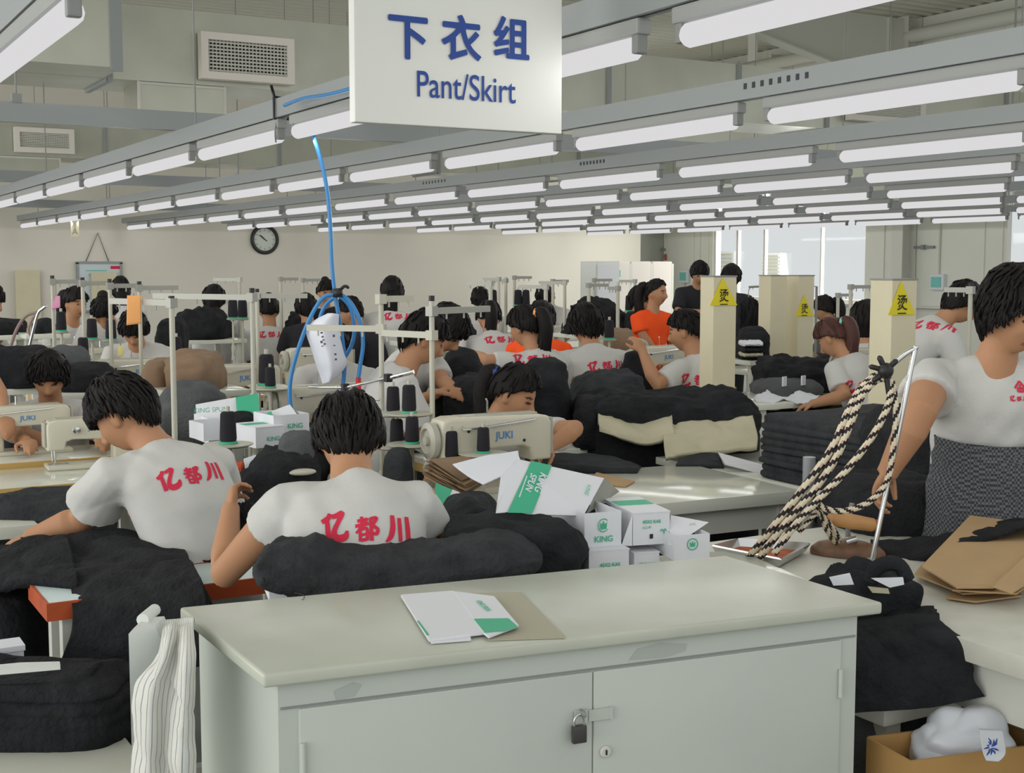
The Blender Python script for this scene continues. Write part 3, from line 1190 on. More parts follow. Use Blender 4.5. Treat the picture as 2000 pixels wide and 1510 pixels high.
    for S, E, Wt, side in arms:
        sh.ell(S - Rr * side * .030 * s - UP * .010, (.066 * s, .068 * s, .062 * s))
        sh.tube([N - T * .03 * s - Rr * side * .0 * s, S - Rr * side * .02 * s - UP * .004], [.058 * s, .058 * s], 12)
        m1 = S + (E - S) * slv * .6
        m2 = S + (E - S) * slv * 1.12
        dn = UP * -.008
        sh.tube([S - Rr * side * .05 * s - UP * .01, S - UP * .008, m1 + dn, m2 + dn * 2], [.064 * s * aw, .067 * s * aw, .071 * s * aw, .074 * s * aw * fl], 14)
    me = remesh(sh, max(vox, .008), 9)
    me.update()
    ax = T
    nrm_ = [v.normal.copy() for v in me.vertices]
    newco = []
    for v, vn in zip(me.vertices, nrm_):
        p = v.co - P0
        q = Vector((p.dot(Rr) * 9, p.dot(F) * 5, p.dot(UP) * 3.2))
        w = noise.noise(q + Vector((seed * 7.3, 0, 0))) + .6 * noise.noise(Vector((p.dot(Rr) * 16 + p.dot(UP) * 11, p.dot(UP) * 6, seed * 2.2)))
        fold = abs(noise.noise(Vector((p.dot(Rr) * 5 - p.dot(UP) * 7, p.dot(UP) * 4 + p.dot(Rr) * 2, seed * 3.7 + 5))))
        newco += (v.co + vn * (w * wrinkle + (fold - .2) * wrinkle * 1.6))[:]
    me.vertices.foreach_set('co', newco)
    me.update()
    so = put(me, 'shirt', shirt or M_TEE, root)
    # trousers
    tr = MB()
    for h_, k_, a_ in legs:
        tr.tube([h_, h_ * .5 + k_ * .5, k_, k_ * .5 + a_ * .5, a_ + UP * .03], [.092 * s, .085 * s, .072 * s, .068 * s, .066 * s], 10)
    torso(tr, [(-.16, .14, .10), (-.02, .165, .115), (.12, .158, .11)], .0)
    put(remesh(tr, .016, 2), 'trousers', trousers or M_TROUS, root)
    # hair
    hb = MB()
    hc = haircol or M_HAIR
    k = dict(short=dict(front=.40, side=.50, back=.70, taper=.40), pony=dict(front=.33, side=.50, back=.66, rough=.02), bun=dict(front=.33, side=.48, back=.64, rough=.02),
             long=dict(front=.36, side=.66, back=.80), bob=dict(front=.40, side=.68, back=.76))[hair].copy()
    k.update(hk)
    hair_cap(hb, H, Mh, s, seed=seed, spikes=spikes or (90 if d < 10 else 40), slen=.05 if spikes else .045, wild=.5 if spikes else .22, **k)
    tie = None
    lp = lambda x, y, z: H + Mh @ (Vector((x, y, z)) * s)
    if hair == 'pony':
        r0 = lp(0, -.10, .055)
        back = -(Mh @ Vector((0, 1, 0)))
        back = Vector((back.x, back.y, 0)).normalized()
        P = smoothpts([r0, r0 + back * .045 * s + UP * .005, r0 + back * .075 * s - UP * .07, r0 + back * .07 * s - UP * .17, r0 + back * .05 * s - UP * .27], 12)
        hb.tube(P, [(.024 + .022 * math.sin(PI * min(i / 9, 1) * .75)) * s * (1 if i < 10 else (1 - (i - 10) * .35)) for i in range(13)], 10)
        for q in range(26 if vox > .009 else 60):
            rnd = random.Random(q + seed * 31)
            o = Vector((rnd.uniform(-1, 1), rnd.uniform(-1, 1), 0)) * .028 * s
            PP = [p + o * (0.5 + i / 12) for i, p in enumerate(P)][3:]
            PP[-1] += Vector((rnd.uniform(-.015, .015), rnd.uniform(-.015, .015), -rnd.uniform(0, .05)))
            hb.tube(PP, [.006] * (len(PP) - 1) + [.001], 4)
        tie = (r0 + back * .012, back)
    elif hair == 'bun':
        hb.ell(lp(0, -.075, .105), (.042 * s, .042 * s, .04 * s))
        tie = (lp(0, -.07, .08), Mh @ Vector((0, -.4, .9)))
    elif hair == 'long':
        r0 = lp(0, -.07, -.01)
        P = smoothpts([lp(0, -.06, .03), lp(0, -.085, -.05), r0 - UP * .13 * s - F * .02, r0 - UP * .26 * s - F * .03], 8)
        rg = []
        for i, p in enumerate(P):
            w = (.078 - .03 * (i / 8) ** 2) * s
            rg.append([p + Rr * w * math.cos(2 * PI * q / 16) + F * (.035 * s) * math.sin(2 * PI * q / 16) for q in range(16)])
        hb.rings(rg)
    ho = hb.build('hair', hc, root, world=True, smooth=True)
    if tie and clip is not None:
        c, ax2 = tie
        MB().tube([c - ax2 * .008, c + ax2 * .008], .034 * s, 12).build('hair_tie', clip, ho, world=False)
        ch = [x for x in bpy.data.objects if x.parent == ho][-1]
        ch.data.transform(root.matrix_basis.inverted())
    if letters:
        lpx, lpy, lh = letters[:3]
        decal(so, root, letters[4] if len(letters) > 4 else '亿都川', lpx, lpy, lh, M_RED, letters[3] if len(letters) > 3 else 0.0, drop=letters[5] if len(letters) > 5 else None, stretch=letters[6] if len(letters) > 6 else 1.0)
    PEOPLE.append((P0.copy(), N.copy()))
    return root, so, ho, (H, Mh, N, P0, F, Rr, arms)



H0 = dict(front=.40, side=.54, back=.78, thick=.024)
p1 = person('person in white T-shirt seen from behind, bending over work, nearest in the centre', 681, 858, 3.45, yaw=2, lean=24, hp=44, hy=2, vox=.0055,
       L=(450, 1000, 3.6), eL=(425, 1135, 3.42), R=('o', .35, -.06, -.16), spikes=520, letters=(716, 1028, .072, 0.0, '亿都川', (.14, 0, -.10), .87), wrinkle=.012,
       hk=dict(front=.42, side=.50, back=.74, thick=.019, taper=.5), curl=.9, palmL=RGT * .8 + FWD * .4, seed=3, aw=1.02, slv=.21, s=.97, fl=1.10)
p2 = person('person in white T-shirt turned left with head bowed, nearest at left, red back lettering', 244, 812, 4.2, yaw=28, lean=30, hp=38, hy=32, vox=.0055, s=1.02,
       L=(66, 1048, 4.12), eL=(160, 1014, 4.12), R=('o', .35, 0, -.2), spikes=520, letters=(374, 926, .068, .06, '亿都川', (.0, .0, .05), .9), wrinkle=.012, hk=dict(front=.42, side=.43, back=.68, thick=.019), seed=5, aw=1.12, slv=.60, fl=1.12)
p20 = person('person in white T-shirt and checked grey skirt standing at far right', 1982, 614, 3.8, yaw=-160, lean=4, hp=20, hy=26, stand=True, vox=.0045,
       R=(1738, 915, 3.75), eR=(1797, 806, 3.7), L='down', spikes=420, wrinkle=.011, hk=dict(front=.30, side=.60, back=.80, thick=.024), seed=7, trousers=M_CLOTHG, curl=.7, aw=1.2, grow=-.006, slv=.40, fl=.98)
# those at the middle tables
person('person with short dark hair facing the camera behind the left machine, head bowed', 95, 738, 6.5, yaw=176, lean=22, hp=26, vox=.008,
       L=(205, 868, 6.1), R=(52, 862, 6.1), hk=H0, spikes=160, palmL=-UP, palmR=-UP)
person('person cut off by the left edge, white sleeve and arm only', -52, 650, 6.3, yaw=-120, lean=20, hp=20, L=('o', .3, .05, -.3), R=(8, 806, 6.1), eR=(-8, 748, 6.2), vox=.011, stand=True)
p5 = person('ponytailed person with face turned right behind the large sewing machine', 1003, 772, 5.65, yaw=-166, lean=26, hp=27, hy=56, vox=.007, hair='pony',
       L=(1075, 872, 5.4), eL=(1125, 838, 5.5), R=(905, 880, 5.4), clip=M_BLUEP, hk=dict(front=.29, side=.44, back=.68, thick=.020), letters=None)
person('person in white T-shirt in profile facing right behind the coiled blue hose', 826, 664, 6.0, yaw=-78, lean=18, hp=26, vox=.008, L=('o', .3, .1, -.32), R=('o', .3, -.05, -.32), hk=dict(front=.36, side=.46, back=.70, thick=.02), spikes=120, stand=True)
person('person with head bowed over black cloth just right of the profile man', 868, 646, 6.6, yaw=-115, lean=30, hp=42, vox=.009, L=(890, 762, 6.3), R=(850, 770, 6.3), hk=H0, palmL=-UP)
person('ponytailed person with orange hair tie at a cream machine, red back lettering', 1026, 640, 7.8, yaw=34, lean=8, hp=20, hy=20, vox=.0085, hair='pony', clip=M_TAGO, L=(918, 690, 7.75), eL=(950, 705, 7.6), letters=(1040, 700, .068, -.05), R=('o', .35, 0, -.28))
person('person with white hair clip in the row behind the ponytailed worker, seen from behind', 955, 622, 9.6, yaw=8, lean=26, hp=34, hair='pony', clip=M_PAPER, letters=(978, 662, .068, -.05), hk=dict(rough=.02))
person('person in orange T-shirt bending over a machine, back turned', 1056, 628, 9.0, yaw=-14, lean=30, hp=30, shirt=M_ORANGE, rollT=-26, hk=H0)
person('person in white T-shirt seen from behind left of the standing orange shirt, red lettering', 1146, 640, 8.3, yaw=8, lean=24, hp=28, hy=12, vox=.0085, letters=(1185, 713, .068, 0), hk=dict(front=.42, side=.56, back=.72, thick=.03), spikes=160, s=1.05, L=(1120, 745, 7.9))
person('person holding up black cloth before the nearest beige post, face in profile to the left', 1340, 648, 7.9, yaw=52, lean=12, hp=14, hy=22, vox=.0085, L=(1256, 690, 7.7), eL=(1282, 752, 7.6), letters=(1366, 740, .068, 0), hk=dict(front=.33, side=.44, back=.64, thick=.014), R=('o', .3, 0, -.3), s=1.05)
p13 = person('person in orange T-shirt standing and looking right, far centre', 1282, 573, 11.0, yaw=-140, lean=2, hp=4, hy=22, stand=True, shirt=M_ORANGE, hair='pony', R=(1282, 690, 10.9), eR=(1256, 655, 10.9), L=('o', .1, .1, -.4), hk=dict(front=.25, side=.44, rough=.015, thick=.012), s=.94)
person('person partly hidden behind the standing orange-shirted worker', 1249, 588, 12.2, yaw=-100, lean=16, hp=12, hk=H0, vox=.014)
person('person in black with dark hair standing left of the nearest beige post, far back', 1366, 535, 14.0, yaw=-165, lean=6, hp=24, stand=True, shirt=M_TROUS, hk=H0, vox=.014)
person('person with dark hair standing behind the nearest beige post', 1428, 544, 12.8, yaw=-10, lean=6, hp=16, stand=True, shirt=M_TROUS, hk=H0, vox=.014)
p17 = person('person with reddish ponytail writing at the right-hand table, profile to the left', 1628, 662, 8.0, yaw=48, lean=22, hp=36, hy=14, vox=.008, hair='pony', haircol=M_HAIRB, clip=M_TEALBOX, L=(1592, 788, 7.7), eL=(1650, 772, 7.65), letters=(1686, 754, .068, 0), R=('o', .3, 0, -.3), hk=dict(front=.34, side=.44, back=.66))
person('person with black hair half hidden between ponytailed writer and right post', 1690, 633, 9.3, yaw=0, lean=16, hp=12, hk=dict(front=.45, side=.62, back=.76, thick=.03), s=1.1)
person('person in white T-shirt bending right behind the standing right-hand person', 1878, 594, 7.6, yaw=-62, lean=44, hp=40, letters=(1822, 634, .08, -.25), hk=H0, R=('o', .3, 0, -.35), hips=.8)
person('person with dark ponytail behind garments right of the far posts', 1611, 606, 12.0, yaw=70, lean=14, hp=20, hair='pony', vox=.014, shirt=M_CLOTHG)
person('person standing far back with long hair and yellow hair clip, seen from behind', 766, 572, 10.8, yaw=-14, lean=4, hp=10, hair='long', stand=True, letters=(778, 617, .068, 0), R=('o', .25, .05, -.42), L=('o', .25, -.05, -.42), s=1.02)
person('person in white cap far behind the blue hose', 637, 572, 13.0, yaw=-165, lean=8, hp=20, stand=True, vox=.014, hair='bun')
person('person with hair bun in blue band, back turned, left of the blue hose', 525, 608, 12.0, yaw=4, lean=10, hp=18, hair='bun', clip=M_JBLUE, letters=(530, 652, .068, 0), s=1.08, L=('o', .2, -.02, -.42), R=('o', .2, .05, -.42))
person('person in black shirt with dark hair behind the left of the blue hose', 598, 604, 11.6, yaw=10, lean=14, hp=24, shirt=M_TROUS, hk=H0, vox=.014)
person('person in dark apron in profile facing left, seen through the hose coil', 684, 612, 10.6, yaw=80, lean=18, hp=20, shirt=M_TROUS, hk=dict(front=.34, side=.46, back=.66), vox=.013)
person('person in white T-shirt seen from behind at the far left table', 418, 588, 12.2, yaw=-8, lean=12, hp=22, hk=H0, letters=(432, 621, .068, .12), s=1.08, R=('o', .3, .12, -.4))
person('person facing right beside the pink tag, far left', 147, 594, 10.2, yaw=-150, lean=10, hp=10, hy=8, hair='pony', vox=.011, hk=dict(front=.34, side=.46))
person('person with head lowered right of the pink tag', 204, 610, 9.6, yaw=168, lean=26, hp=52, hair='bun', vox=.011)
person('person standing by the back wall in white with dark hair, before the whiteboard', 236, 566, 13.2, yaw=10, lean=2, hp=6, stand=True, hair='long', vox=.013)
person('person whose face is hidden by the orange tag', 262, 644, 8.8, yaw=172, lean=20, hp=40, hk=H0, vox=.010, L=('o', .35, .1, -.25))
person('person at the left edge far back, white sleeve above dark cloth', -22, 590, 9.4, yaw=-120, lean=16, hp=20, vox=.013, R=(10, 650, 9.2))
person('person with black hair far back before the wall, left of centre machines', 938, 586, 13.2, yaw=14, lean=14, hp=20, hk=dict(front=.45, side=.62, back=.76), vox=.013, L=('o', .2, -.05, -.4))
person('person with head lowered behind the far white machine', 1065, 582, 13.4, yaw=165, lean=20, hp=46, hk=H0, vox=.013)
person('person in white T-shirt whose head is hidden by the hanging paper', 648, 672, 7.2, yaw=172, lean=20, hp=30, hk=H0, vox=.010)

# checked wrap skirt of the standing person
_root, _so, _ho, (_H, _Mh, _N, _P0, _F, _R, _arms) = p20
b = MB()
rg = []
zt = 1.135
for i in range(26):
    u = i / 25
    z = zt - u * .78
    wx, wy = .160 + .055 * u, .128 + .085 * u
    rr = []
    for k in range(48):
        q = 2 * PI * k / 48
        gather = .010 * math.sin(q * 9 + 2 * u) * min(1, u * 2) + .012 * noise.noise(Vector((math.cos(q) * 2, math.sin(q) * 2, z * 16))) * max(0, 1 - u * 1.4) * 2
        c = Vector((_P0.x, _P0.y, z)) + (_N - _P0) * max(0, (z - _P0.z) / .55) * 1.0 * Vector((1, 1, 0)).length * 0
        cc = Vector((_P0.x + (_N.x - _P0.x) * max(0, (z - _P0.z) / .5), _P0.y + (_N.y - _P0.y) * max(0, (z - _P0.z) / .5), z + .012 * math.cos(q * 1 + 1)))
        rr.append(cc + _R * (wx + gather) * math.cos(q) + _F * (wy + gather) * math.sin(q))
    rg.append(rr)
b.rings(rg, cap=False)
msk = mat('checked_cloth', rgb(84, 88, 92), .9)
nt = msk.node_tree
tc = nt.nodes.new('ShaderNodeTexCoord')
ck = nt.nodes.new('ShaderNodeTexChecker')
ck.inputs['Scale'].default_value = 130
ck.inputs['Color1'].default_value = rgb(104, 106, 110)
ck.inputs['Color2'].default_value = rgb(52, 55, 60)
nt.links.new(tc.outputs['Object'], ck.inputs['Vector'])
nt.links.new(ck.outputs['Color'], nt.nodes['Principled BSDF'].inputs['Base Color'])
b.build('wrap_skirt', msk, _root, world=True, smooth=True)
decal(_so, _root, 'e', 1992, 755, .034, M_RED, name='chest_emblem')
decal(_so, _root, '亿都川', 1990, 778, .016, M_RED, name='chest_lettering')
# yellow clip in the far standing person's hair


# ================================================================== FURNITURE AND MACHINES
RECTS = []


def table(name, label, x0, x1, y0, y1, z, rz=0.0, top=M_WTOP, edge=None, thick=.035, leg=M_STEEL, apron=.0, cat='table', legw=.045, group=None, trim=True):
    if rz == 0.0 and trim:
        for p0_, n_ in PEOPLE:              # a table stops short of whoever sits at it
            u = min(max((z - p0_.z) / max(n_.z - p0_.z, .1), 0), 1)
            q_ = p0_.lerp(n_, u)
            r_ = .17
            if x0 - r_ < q_.x < x1 + r_ and y0 - r_ < q_.y < y1 + r_:
                cuts = [(x1 - (q_.x - r_), 'x1'), ((q_.x + r_) - x0, 'x0'), (y1 - (q_.y - r_), 'y1'), ((q_.y + r_) - y0, 'y0')]
                cuts = [c for c in cuts if (c[1][0] == 'x' and x1 - x0 - c[0] > .35) or (c[1][0] == 'y' and y1 - y0 - c[0] > .22)]
                if not cuts:
                    continue
                c = min(cuts)
                if c[1] == 'x1':
                    x1 -= c[0]
                elif c[1] == 'x0':
                    x0 += c[0]
                elif c[1] == 'y1':
                    y1 -= c[0]
                else:
                    y0 += c[0]
    cx, cy = (x0 + x1) / 2, (y0 + y1) / 2
    t = thing(name, label, cat, (cx, cy, 0), rz, group)
    w, d = x1 - x0, y1 - y0
    RECTS.append((x0, x1, y0, y1, z))
    MB().box((0, 0, z - thick / 2), (w, d, thick), bev=.004).build('tabletop', top, t, smooth=30)
    if edge:
        b = MB()
        for s in (-1, 1):
            b.box((0, s * (d / 2 + .004), z - thick / 2 - .001), (w + .016, .008, thick + .004))
            b.box((s * (w / 2 + .004), 0, z - thick / 2 - .001), (.008, d, thick + .004))
        b.build('edge_band', edge, t)
    if apron:
        b = MB()
        for s in (-1, 1):
            b.box((0, s * (d / 2 - .05), z - thick - apron / 2), (w - .1, .02, apron))
            b.box((s * (w / 2 - .05), 0, z - thick - apron / 2), (.02, d - .1, apron))
        b.build('apron', leg, t)
    for sx in (-1, 1):
        for sy in (-1, 1):
            MB().box((sx * (w / 2 - .06), sy * (d / 2 - .05), (z - thick) / 2), (legw, legw, z - thick)).build('leg', leg, t)
    MB().box((0, 0, .16), (w - .12, .04, .03)).build('stretcher', leg, t)
    return t


table('sewing_table', 'sewing table with red wooden edge and pale teal top, half under black cloth at left', .64, 2.05, 3.58, 4.12, .75, top=M_TEAL, edge=M_REDW, thick=.045)
p = WZ(62, 1012, .75)
table('work_table', 'white table corner cut off by the left edge, behind the bowed left person', p.x - .9, p.x, p.y - .12, p.y + .45, .75, thick=.045)
table('sewing_table', 'white sewing table with yellow wooden edge at left, nearer of the two', .15, 1.75, 5.60, 6.12, .74, edge=M_YEL, thick=.05)
table('sewing_table', 'white sewing table with yellow edge directly before the left bowed person', .15, 1.85, 6.18, 6.62, .76, edge=M_YEL, thick=.04)
table('sewing_table', 'sewing table under the large cream machine, middle', 1.62, 2.84, 4.3, 4.86, .75, edge=M_YEL)
table('work_table', 'large glossy white work table in the middle, right of the stacked thread boxes', 2.87, 3.62, 3.93, 4.72, .75, rz=-.07, apron=.10, thick=.05)
table('work_table', 'white table under the tall black stack, right of centre', 3.68, 4.62, 3.45, 5.0, .74, apron=.08)
table('work_table', 'white table under the beige and black cloth heap, beyond the glossy table', 3.3, 4.9, 5.3, 6.2, .76, apron=.08)
table('ironing_table', 'long off-white ironing table with scuffed top at lower right', 2.27, 3.0, 1.1, 3.02, .83, top=mat('scuffed_white', rgb(206, 206, 194), .5, var=.07, vscale=9), apron=.12, thick=.05)
table('work_bench', 'white bench behind the locked cabinet, under the stacked thread boxes', 1.66, 2.34, 2.53, 2.90, .85, rz=-.22)
table('work_bench', 'narrow white ledge behind the locked cabinet, under the long black cloth roll', .92, 1.66, 2.56, 2.72, .85, rz=-.13)
table('work_bench', 'low white bench under the near black pile at lower right', 2.16, 2.46, 2.06, 2.62, .66, thick=.05)
table('work_bench', 'low white bench with black cloth at the lower left corner', .0, .72, 2.62, 3.3, .52, thick=.05)
p = WZ(1545, 775, .83)
table('work_table', 'table with papers before the writing ponytailed person', p.x - 1.0, p.x + .5, p.y - .5, p.y + .45, .83)
for i, (pxa, pya, w, d, z, lab, ed) in enumerate((
        (470, 727, 1.4, .55, .78, 'sewing table with yellow edge behind the standing thread poles, left of the hose', M_YEL),
        (452, 768, 1.4, .5, .75, 'sewing table with yellow edge beneath the brown cloth, left of the hose', M_YEL),
        (640, 800, 1.25, .55, .75, 'sewing table under the machine seen through the hose coil', M_YEL),
        (790, 905, .95, .5, .75, 'sewing table under the row of black thread cones, centre', M_YEL),
        (985, 716, 1.5, .55, .76, 'sewing table with yellow edge under the machine of the orange-tied ponytail', M_YEL),
        (1185, 742, 1.3, .55, .76, 'sewing table with yellow edge before the back-turned worker', M_YEL),
        (440, 664, 1.7, .7, .78, 'white table far left with black cloth and the back-turned worker', None),
        (230, 705, 1.9, .6, .76, 'sewing table under the row of cream machines, far left', M_YEL),
        (45, 665, 1.2, .7, .78, 'pale table with ironing cord stand at the far left edge', None),
        (640, 690, 1.6, .55, .76, 'sewing table behind the hose coil, far', None),
        (880, 668, 1.7, .6, .76, 'far table with a long black heap, left of the ponytailed worker', None),
        (1190, 655, 2.2, .7, .76, 'far sewing table left of the standing orange shirt', None),
        (1000, 645, 2.0, .6, .78, 'far sewing table before the back wall, under the far white machine', None),
        (1560, 712, 1.7, .7, .8, 'far table before the twin posts, right', None),
        (1840, 720, 1.1, .6, .8, 'sewing table behind the right-hand standing person', M_YEL))):
    q = WZ(pxa, pya, z)
    table('sewing_table', lab, q.x - w / 2, q.x + w / 2, q.y - d / 2, q.y + d / 2, z, edge=ed)


# ---- sewing machines
def text_local(name, txt, size, o, ex, ey, m, parent, bold=0.0, sx=1.0):
    vs, fs = text_mesh(txt, size, bold)
    nz = ex.cross(ey).normalized()
    return MB().add([Vector(o) + ex * (v.x * sx) + ey * v.y + nz * .001 for v in vs], fs).build(name, m, parent, fix=False)


MACH = None


def machine(label, loc, rz, group=None):
    """cream lockstitch machine: operator stands at -y, handwheel at +x"""
    global MACH
    if MACH is not None:
        return dup(MACH, loc, rz, label, group)
    t = thing('sewing_machine', label, 'sewing machine', loc, rz, group)
    MACH = t
    b = MB().box((0, 0, .012), (.50, .18, .024), bev=.005)
    b.build('bed', M_CREAM, t, smooth=30)
    b = MB().box((-.19, -.01, .027), (.10, .05, .006))
    b.build('needle_plate', M_CHROME, t)
    # C-shaped body cut as one outline
    out = [(.235, .02), (.245, .10), (.245, .27), (.235, .295), (.20, .305), (-.20, .300), (-.235, .292), (-.25, .27), (-.25, .125), (-.245, .115), (-.165, .115), (-.158, .125), (-.15, .165), (-.12, .178), (.06, .172), (.085, .155), (.09, .13), (.09, .02)]
    bm = bmesh.new()
    va = [bm.verts.new((x, -.062, z)) for x, z in out]
    f = bm.faces.new(va)
    r = bmesh.ops.extrude_face_region(bm, geom=[f])
    bmesh.ops.translate(bm, verts=[v for v in r['geom'] if isinstance(v, bmesh.types.BMVert)], vec=(0, .124, 0))
    es = [e for e in bm.edges if all(abs(abs(v.co.y) - .062) < 1e-4 for v in e.verts) and abs(e.verts[0].co.y - e.verts[1].co.y) < 1e-5]
    bmesh.ops.bevel(bm, geom=es, offset=.014, segments=3, affect='EDGES', profile=.5)
    bm.verts.index_update()
    b = MB().add([v.co.copy() for v in bm.verts], [tuple(v.index for v in f.verts) for f in bm.faces])
    bm.free()
    b.build('arm_body', M_CREAM, t, smooth=35)
    b = MB()
    b.lathe([(.0, 0), (.05, .0), (.072, .008), (.074, .02), (.072, .032), (.05, .04), (.045, .028), (.02, .03), (.018, .045), (0, .046)], (.247, 0, .215), 28, axis=(1, 0, 0))
    b.build('handwheel', M_CREAMD, t, smooth=40)
    MB().box((-.257, 0, .21), (.012, .10, .15), bev=.005).build('face_plate', M_CREAMD, t, smooth=30)
    b = MB().tube([(-.205, -.01, .12), (-.205, -.01, .065), (-.205, -.01, .03)], [.006, .006, .0025], 8)
    b.build('needle_bar', M_CHROME, t, smooth=40)
    b = MB().tube([(-.215, .015, .12), (-.215, .015, .04)], .005, 8)
    b.box((-.213, -.004, .034), (.012, .04, .008))
    b.build('presser_foot', M_CHROME, t)
    b = MB().box((-.02, 0, .304), (.36, .06, .008), bev=.003)
    b.build('top_cover', M_CREAMD, t)
    b = MB().tube([(.02, .01, .305), (.02, .01, .36), (.03, .02, .37)], .004, 6)
    b.build('thread_post', M_CHROME, t)
    b = MB()
    b.lathe([(.0, 0), (.02, 0), (.02, .006), (.012, .01), (.02, .014), (.02, .02), (.006, .022), (.004, .03), (0, .03)], (-.10, -.062, .235), 14, axis=(0, -1, 0))
    b.build('tension_disc', M_CHROME, t, smooth=40)
    for (x, z) in ((-.12, .20), (.13, .25), (.12, .08), (.21, .07)):
        MB().tube([(x, .062, z), (x, .0655, z)], .006, 8).build('screw', M_BLACK, t)
    text_local('logo_lettering', 'JUKI', .042, (-.03, .063, .225), Vector((-1, 0, 0)), UP, M_JBLUE, t, bold=.0006)
    text_local('logo_lettering', 'JUKI', .042, (.0, -.063, .245), Vector((1, 0, 0)), UP, M_JBLUE, t, bold=.0006)
    b = MB().tube([(.16, .062, .27), (.16, .075, .26), (.10, .08, .262), (-.16, .08, .285)], .005, 6)
    b.build('thread_rod', M_CHROME, t)
    return t


def at(px, py, z):
    q = WZ(px, py, z)
    return (q.x, q.y, z)


q = W(958, 900, 5.2)
machine('large cream sewing machine with blue logo and black cones before it, centre', (q.x, q.y, .75), PI - .02)
q = W(40, 850, 6.15)
machine('cream sewing machine with blue logo at the left edge', (q.x, q.y, .76), PI).scale = (.9, .85, .76)
q = W(150, 890, 5.85)
machine('cream sewing machine seen past the bowed left person, tall head towards the left', (q.x + .08, q.y, .74), -.05).scale = (.85, .8, .74)
q = W(628, 790, 6.5)
machine('cream sewing machine with blue logo behind the hose coil', (q.x, q.y, .75), PI)
q = W(905, 690, 7.75)
machine('cream sewing machine of the ponytailed worker with orange hair tie', (q.x, q.y, .78), .05)
for px, py, d, r, lab in ((262, 690, 8.2, PI, 'cream sewing machine with yellow tag far left'), (310, 705, 7.6, PI, 'cream sewing machine with blue logo below the orange tag, far left'),
                          (200, 672, 9.3, PI, 'cream sewing machine in front of the person with lowered head, far left'), (150, 664, 9.8, PI, 'cream sewing machine before the person beside the pink tag'),
                          (1052, 612, 12.8, PI, 'far white sewing machine before the back wall'), (1195, 640, 10.5, 0, 'far cream machine left of the standing orange shirt'),
                          (1082, 690, 8.0, 0.3, 'cream machine between the ponytailed worker and the back-turned worker'), (1290, 705, 9.5, PI, 'machine with round white hose bulb before the standing orange shirt'),
                          (1855, 690, 8.2, PI, 'sewing machine before the bending worker at far right'), (690, 665, 9.8, PI, 'cream machine behind the hose coil, far')):
    q = W(px, py, d)
    zz = [r_[4] for r_ in RECTS if r_[0] < q.x < r_[1] and r_[2] < q.y < r_[3]]
    if not zz:
        nr = [r_ for r_ in RECTS if r_[0] - .5 < q.x < r_[1] + .5 and r_[2] - .26 < q.y < r_[3] + .26]
        if nr:
            r_ = nr[0]
            q.x = min(max(q.x, r_[0] + .05), r_[1] - .05)
            q.y = min(max(q.y, r_[2] + .05), r_[3] - .05)
            zz = [r_[4]]
    if not zz:
        table('sewing_table', 'yellow-edged table under the ' + lab.replace('sewing ', '').replace('cream ', '')[:60].strip(), q.x - .5, q.x + .5, q.y - .24, q.y + .24, .76, edge=M_YEL)
        zz = [.76]
    machine(lab, (q.x, q.y, zz[0]), r)


# ---- thread stands, drawn as pole plus cross arms
def stand(label, px, pyt, d, arms, zb=.75, r=.011, cap=True, flat=True, base=None):
    top = W(px, pyt, d)
    t = thing('thread_stand', label, 'thread stand', (top.x, top.y, zb))
    MB().tube([(top.x, top.y, zb), (top.x, top.y, top.z)], r, 10).build('pole', M_POLE, t, world=True, smooth=40)
    MB().lathe([(.03, 0), (.03, .012), (.016, .016), (.014, .03)], (top.x, top.y, zb), 14).build('foot', M_POLE, t, world=True)
    if cap:
        MB().tube([top, top + UP * .022], r * 1.15, 8).build('cap', M_BLACK, t, world=True)
    for ax, ay, ad, hgt in arms:
        e = W(ax, ay, ad)
        s = Vector((top.x, top.y, 0))
        # arm leaves the pole where the line of sight at the arm's height meets it
        dz = e.z - CAMZ
        st = Vector((top.x, top.y, e.z + (0 if hgt is None else hgt)))
        v = e - st
        b = MB()
        if flat:
            R = Matrix.Rotation(math.atan2(v.y, v.x), 4, 'Z') @ Matrix.Rotation(-math.atan2(v.z, math.hypot(v.x, v.y)), 4, 'Y')
            b.box((st + e) / 2, (v.length, .016, .026), M=R)
            b.box(st, (.036, .036, .04), M=R)
            for u in (.25, .55, .85):
                b.tube([st + v * u + Vector((0, 0, -.012)), st + v * u + Vector((0, 0, -.035))], .004, 6)
        else:
            b.tube([st, e], .007, 8)
            b.box(st, (.03, .03, .035))
        b.build('cross_arm', M_BAR if hgt is None else M_POLE, t, world=True)
    return t


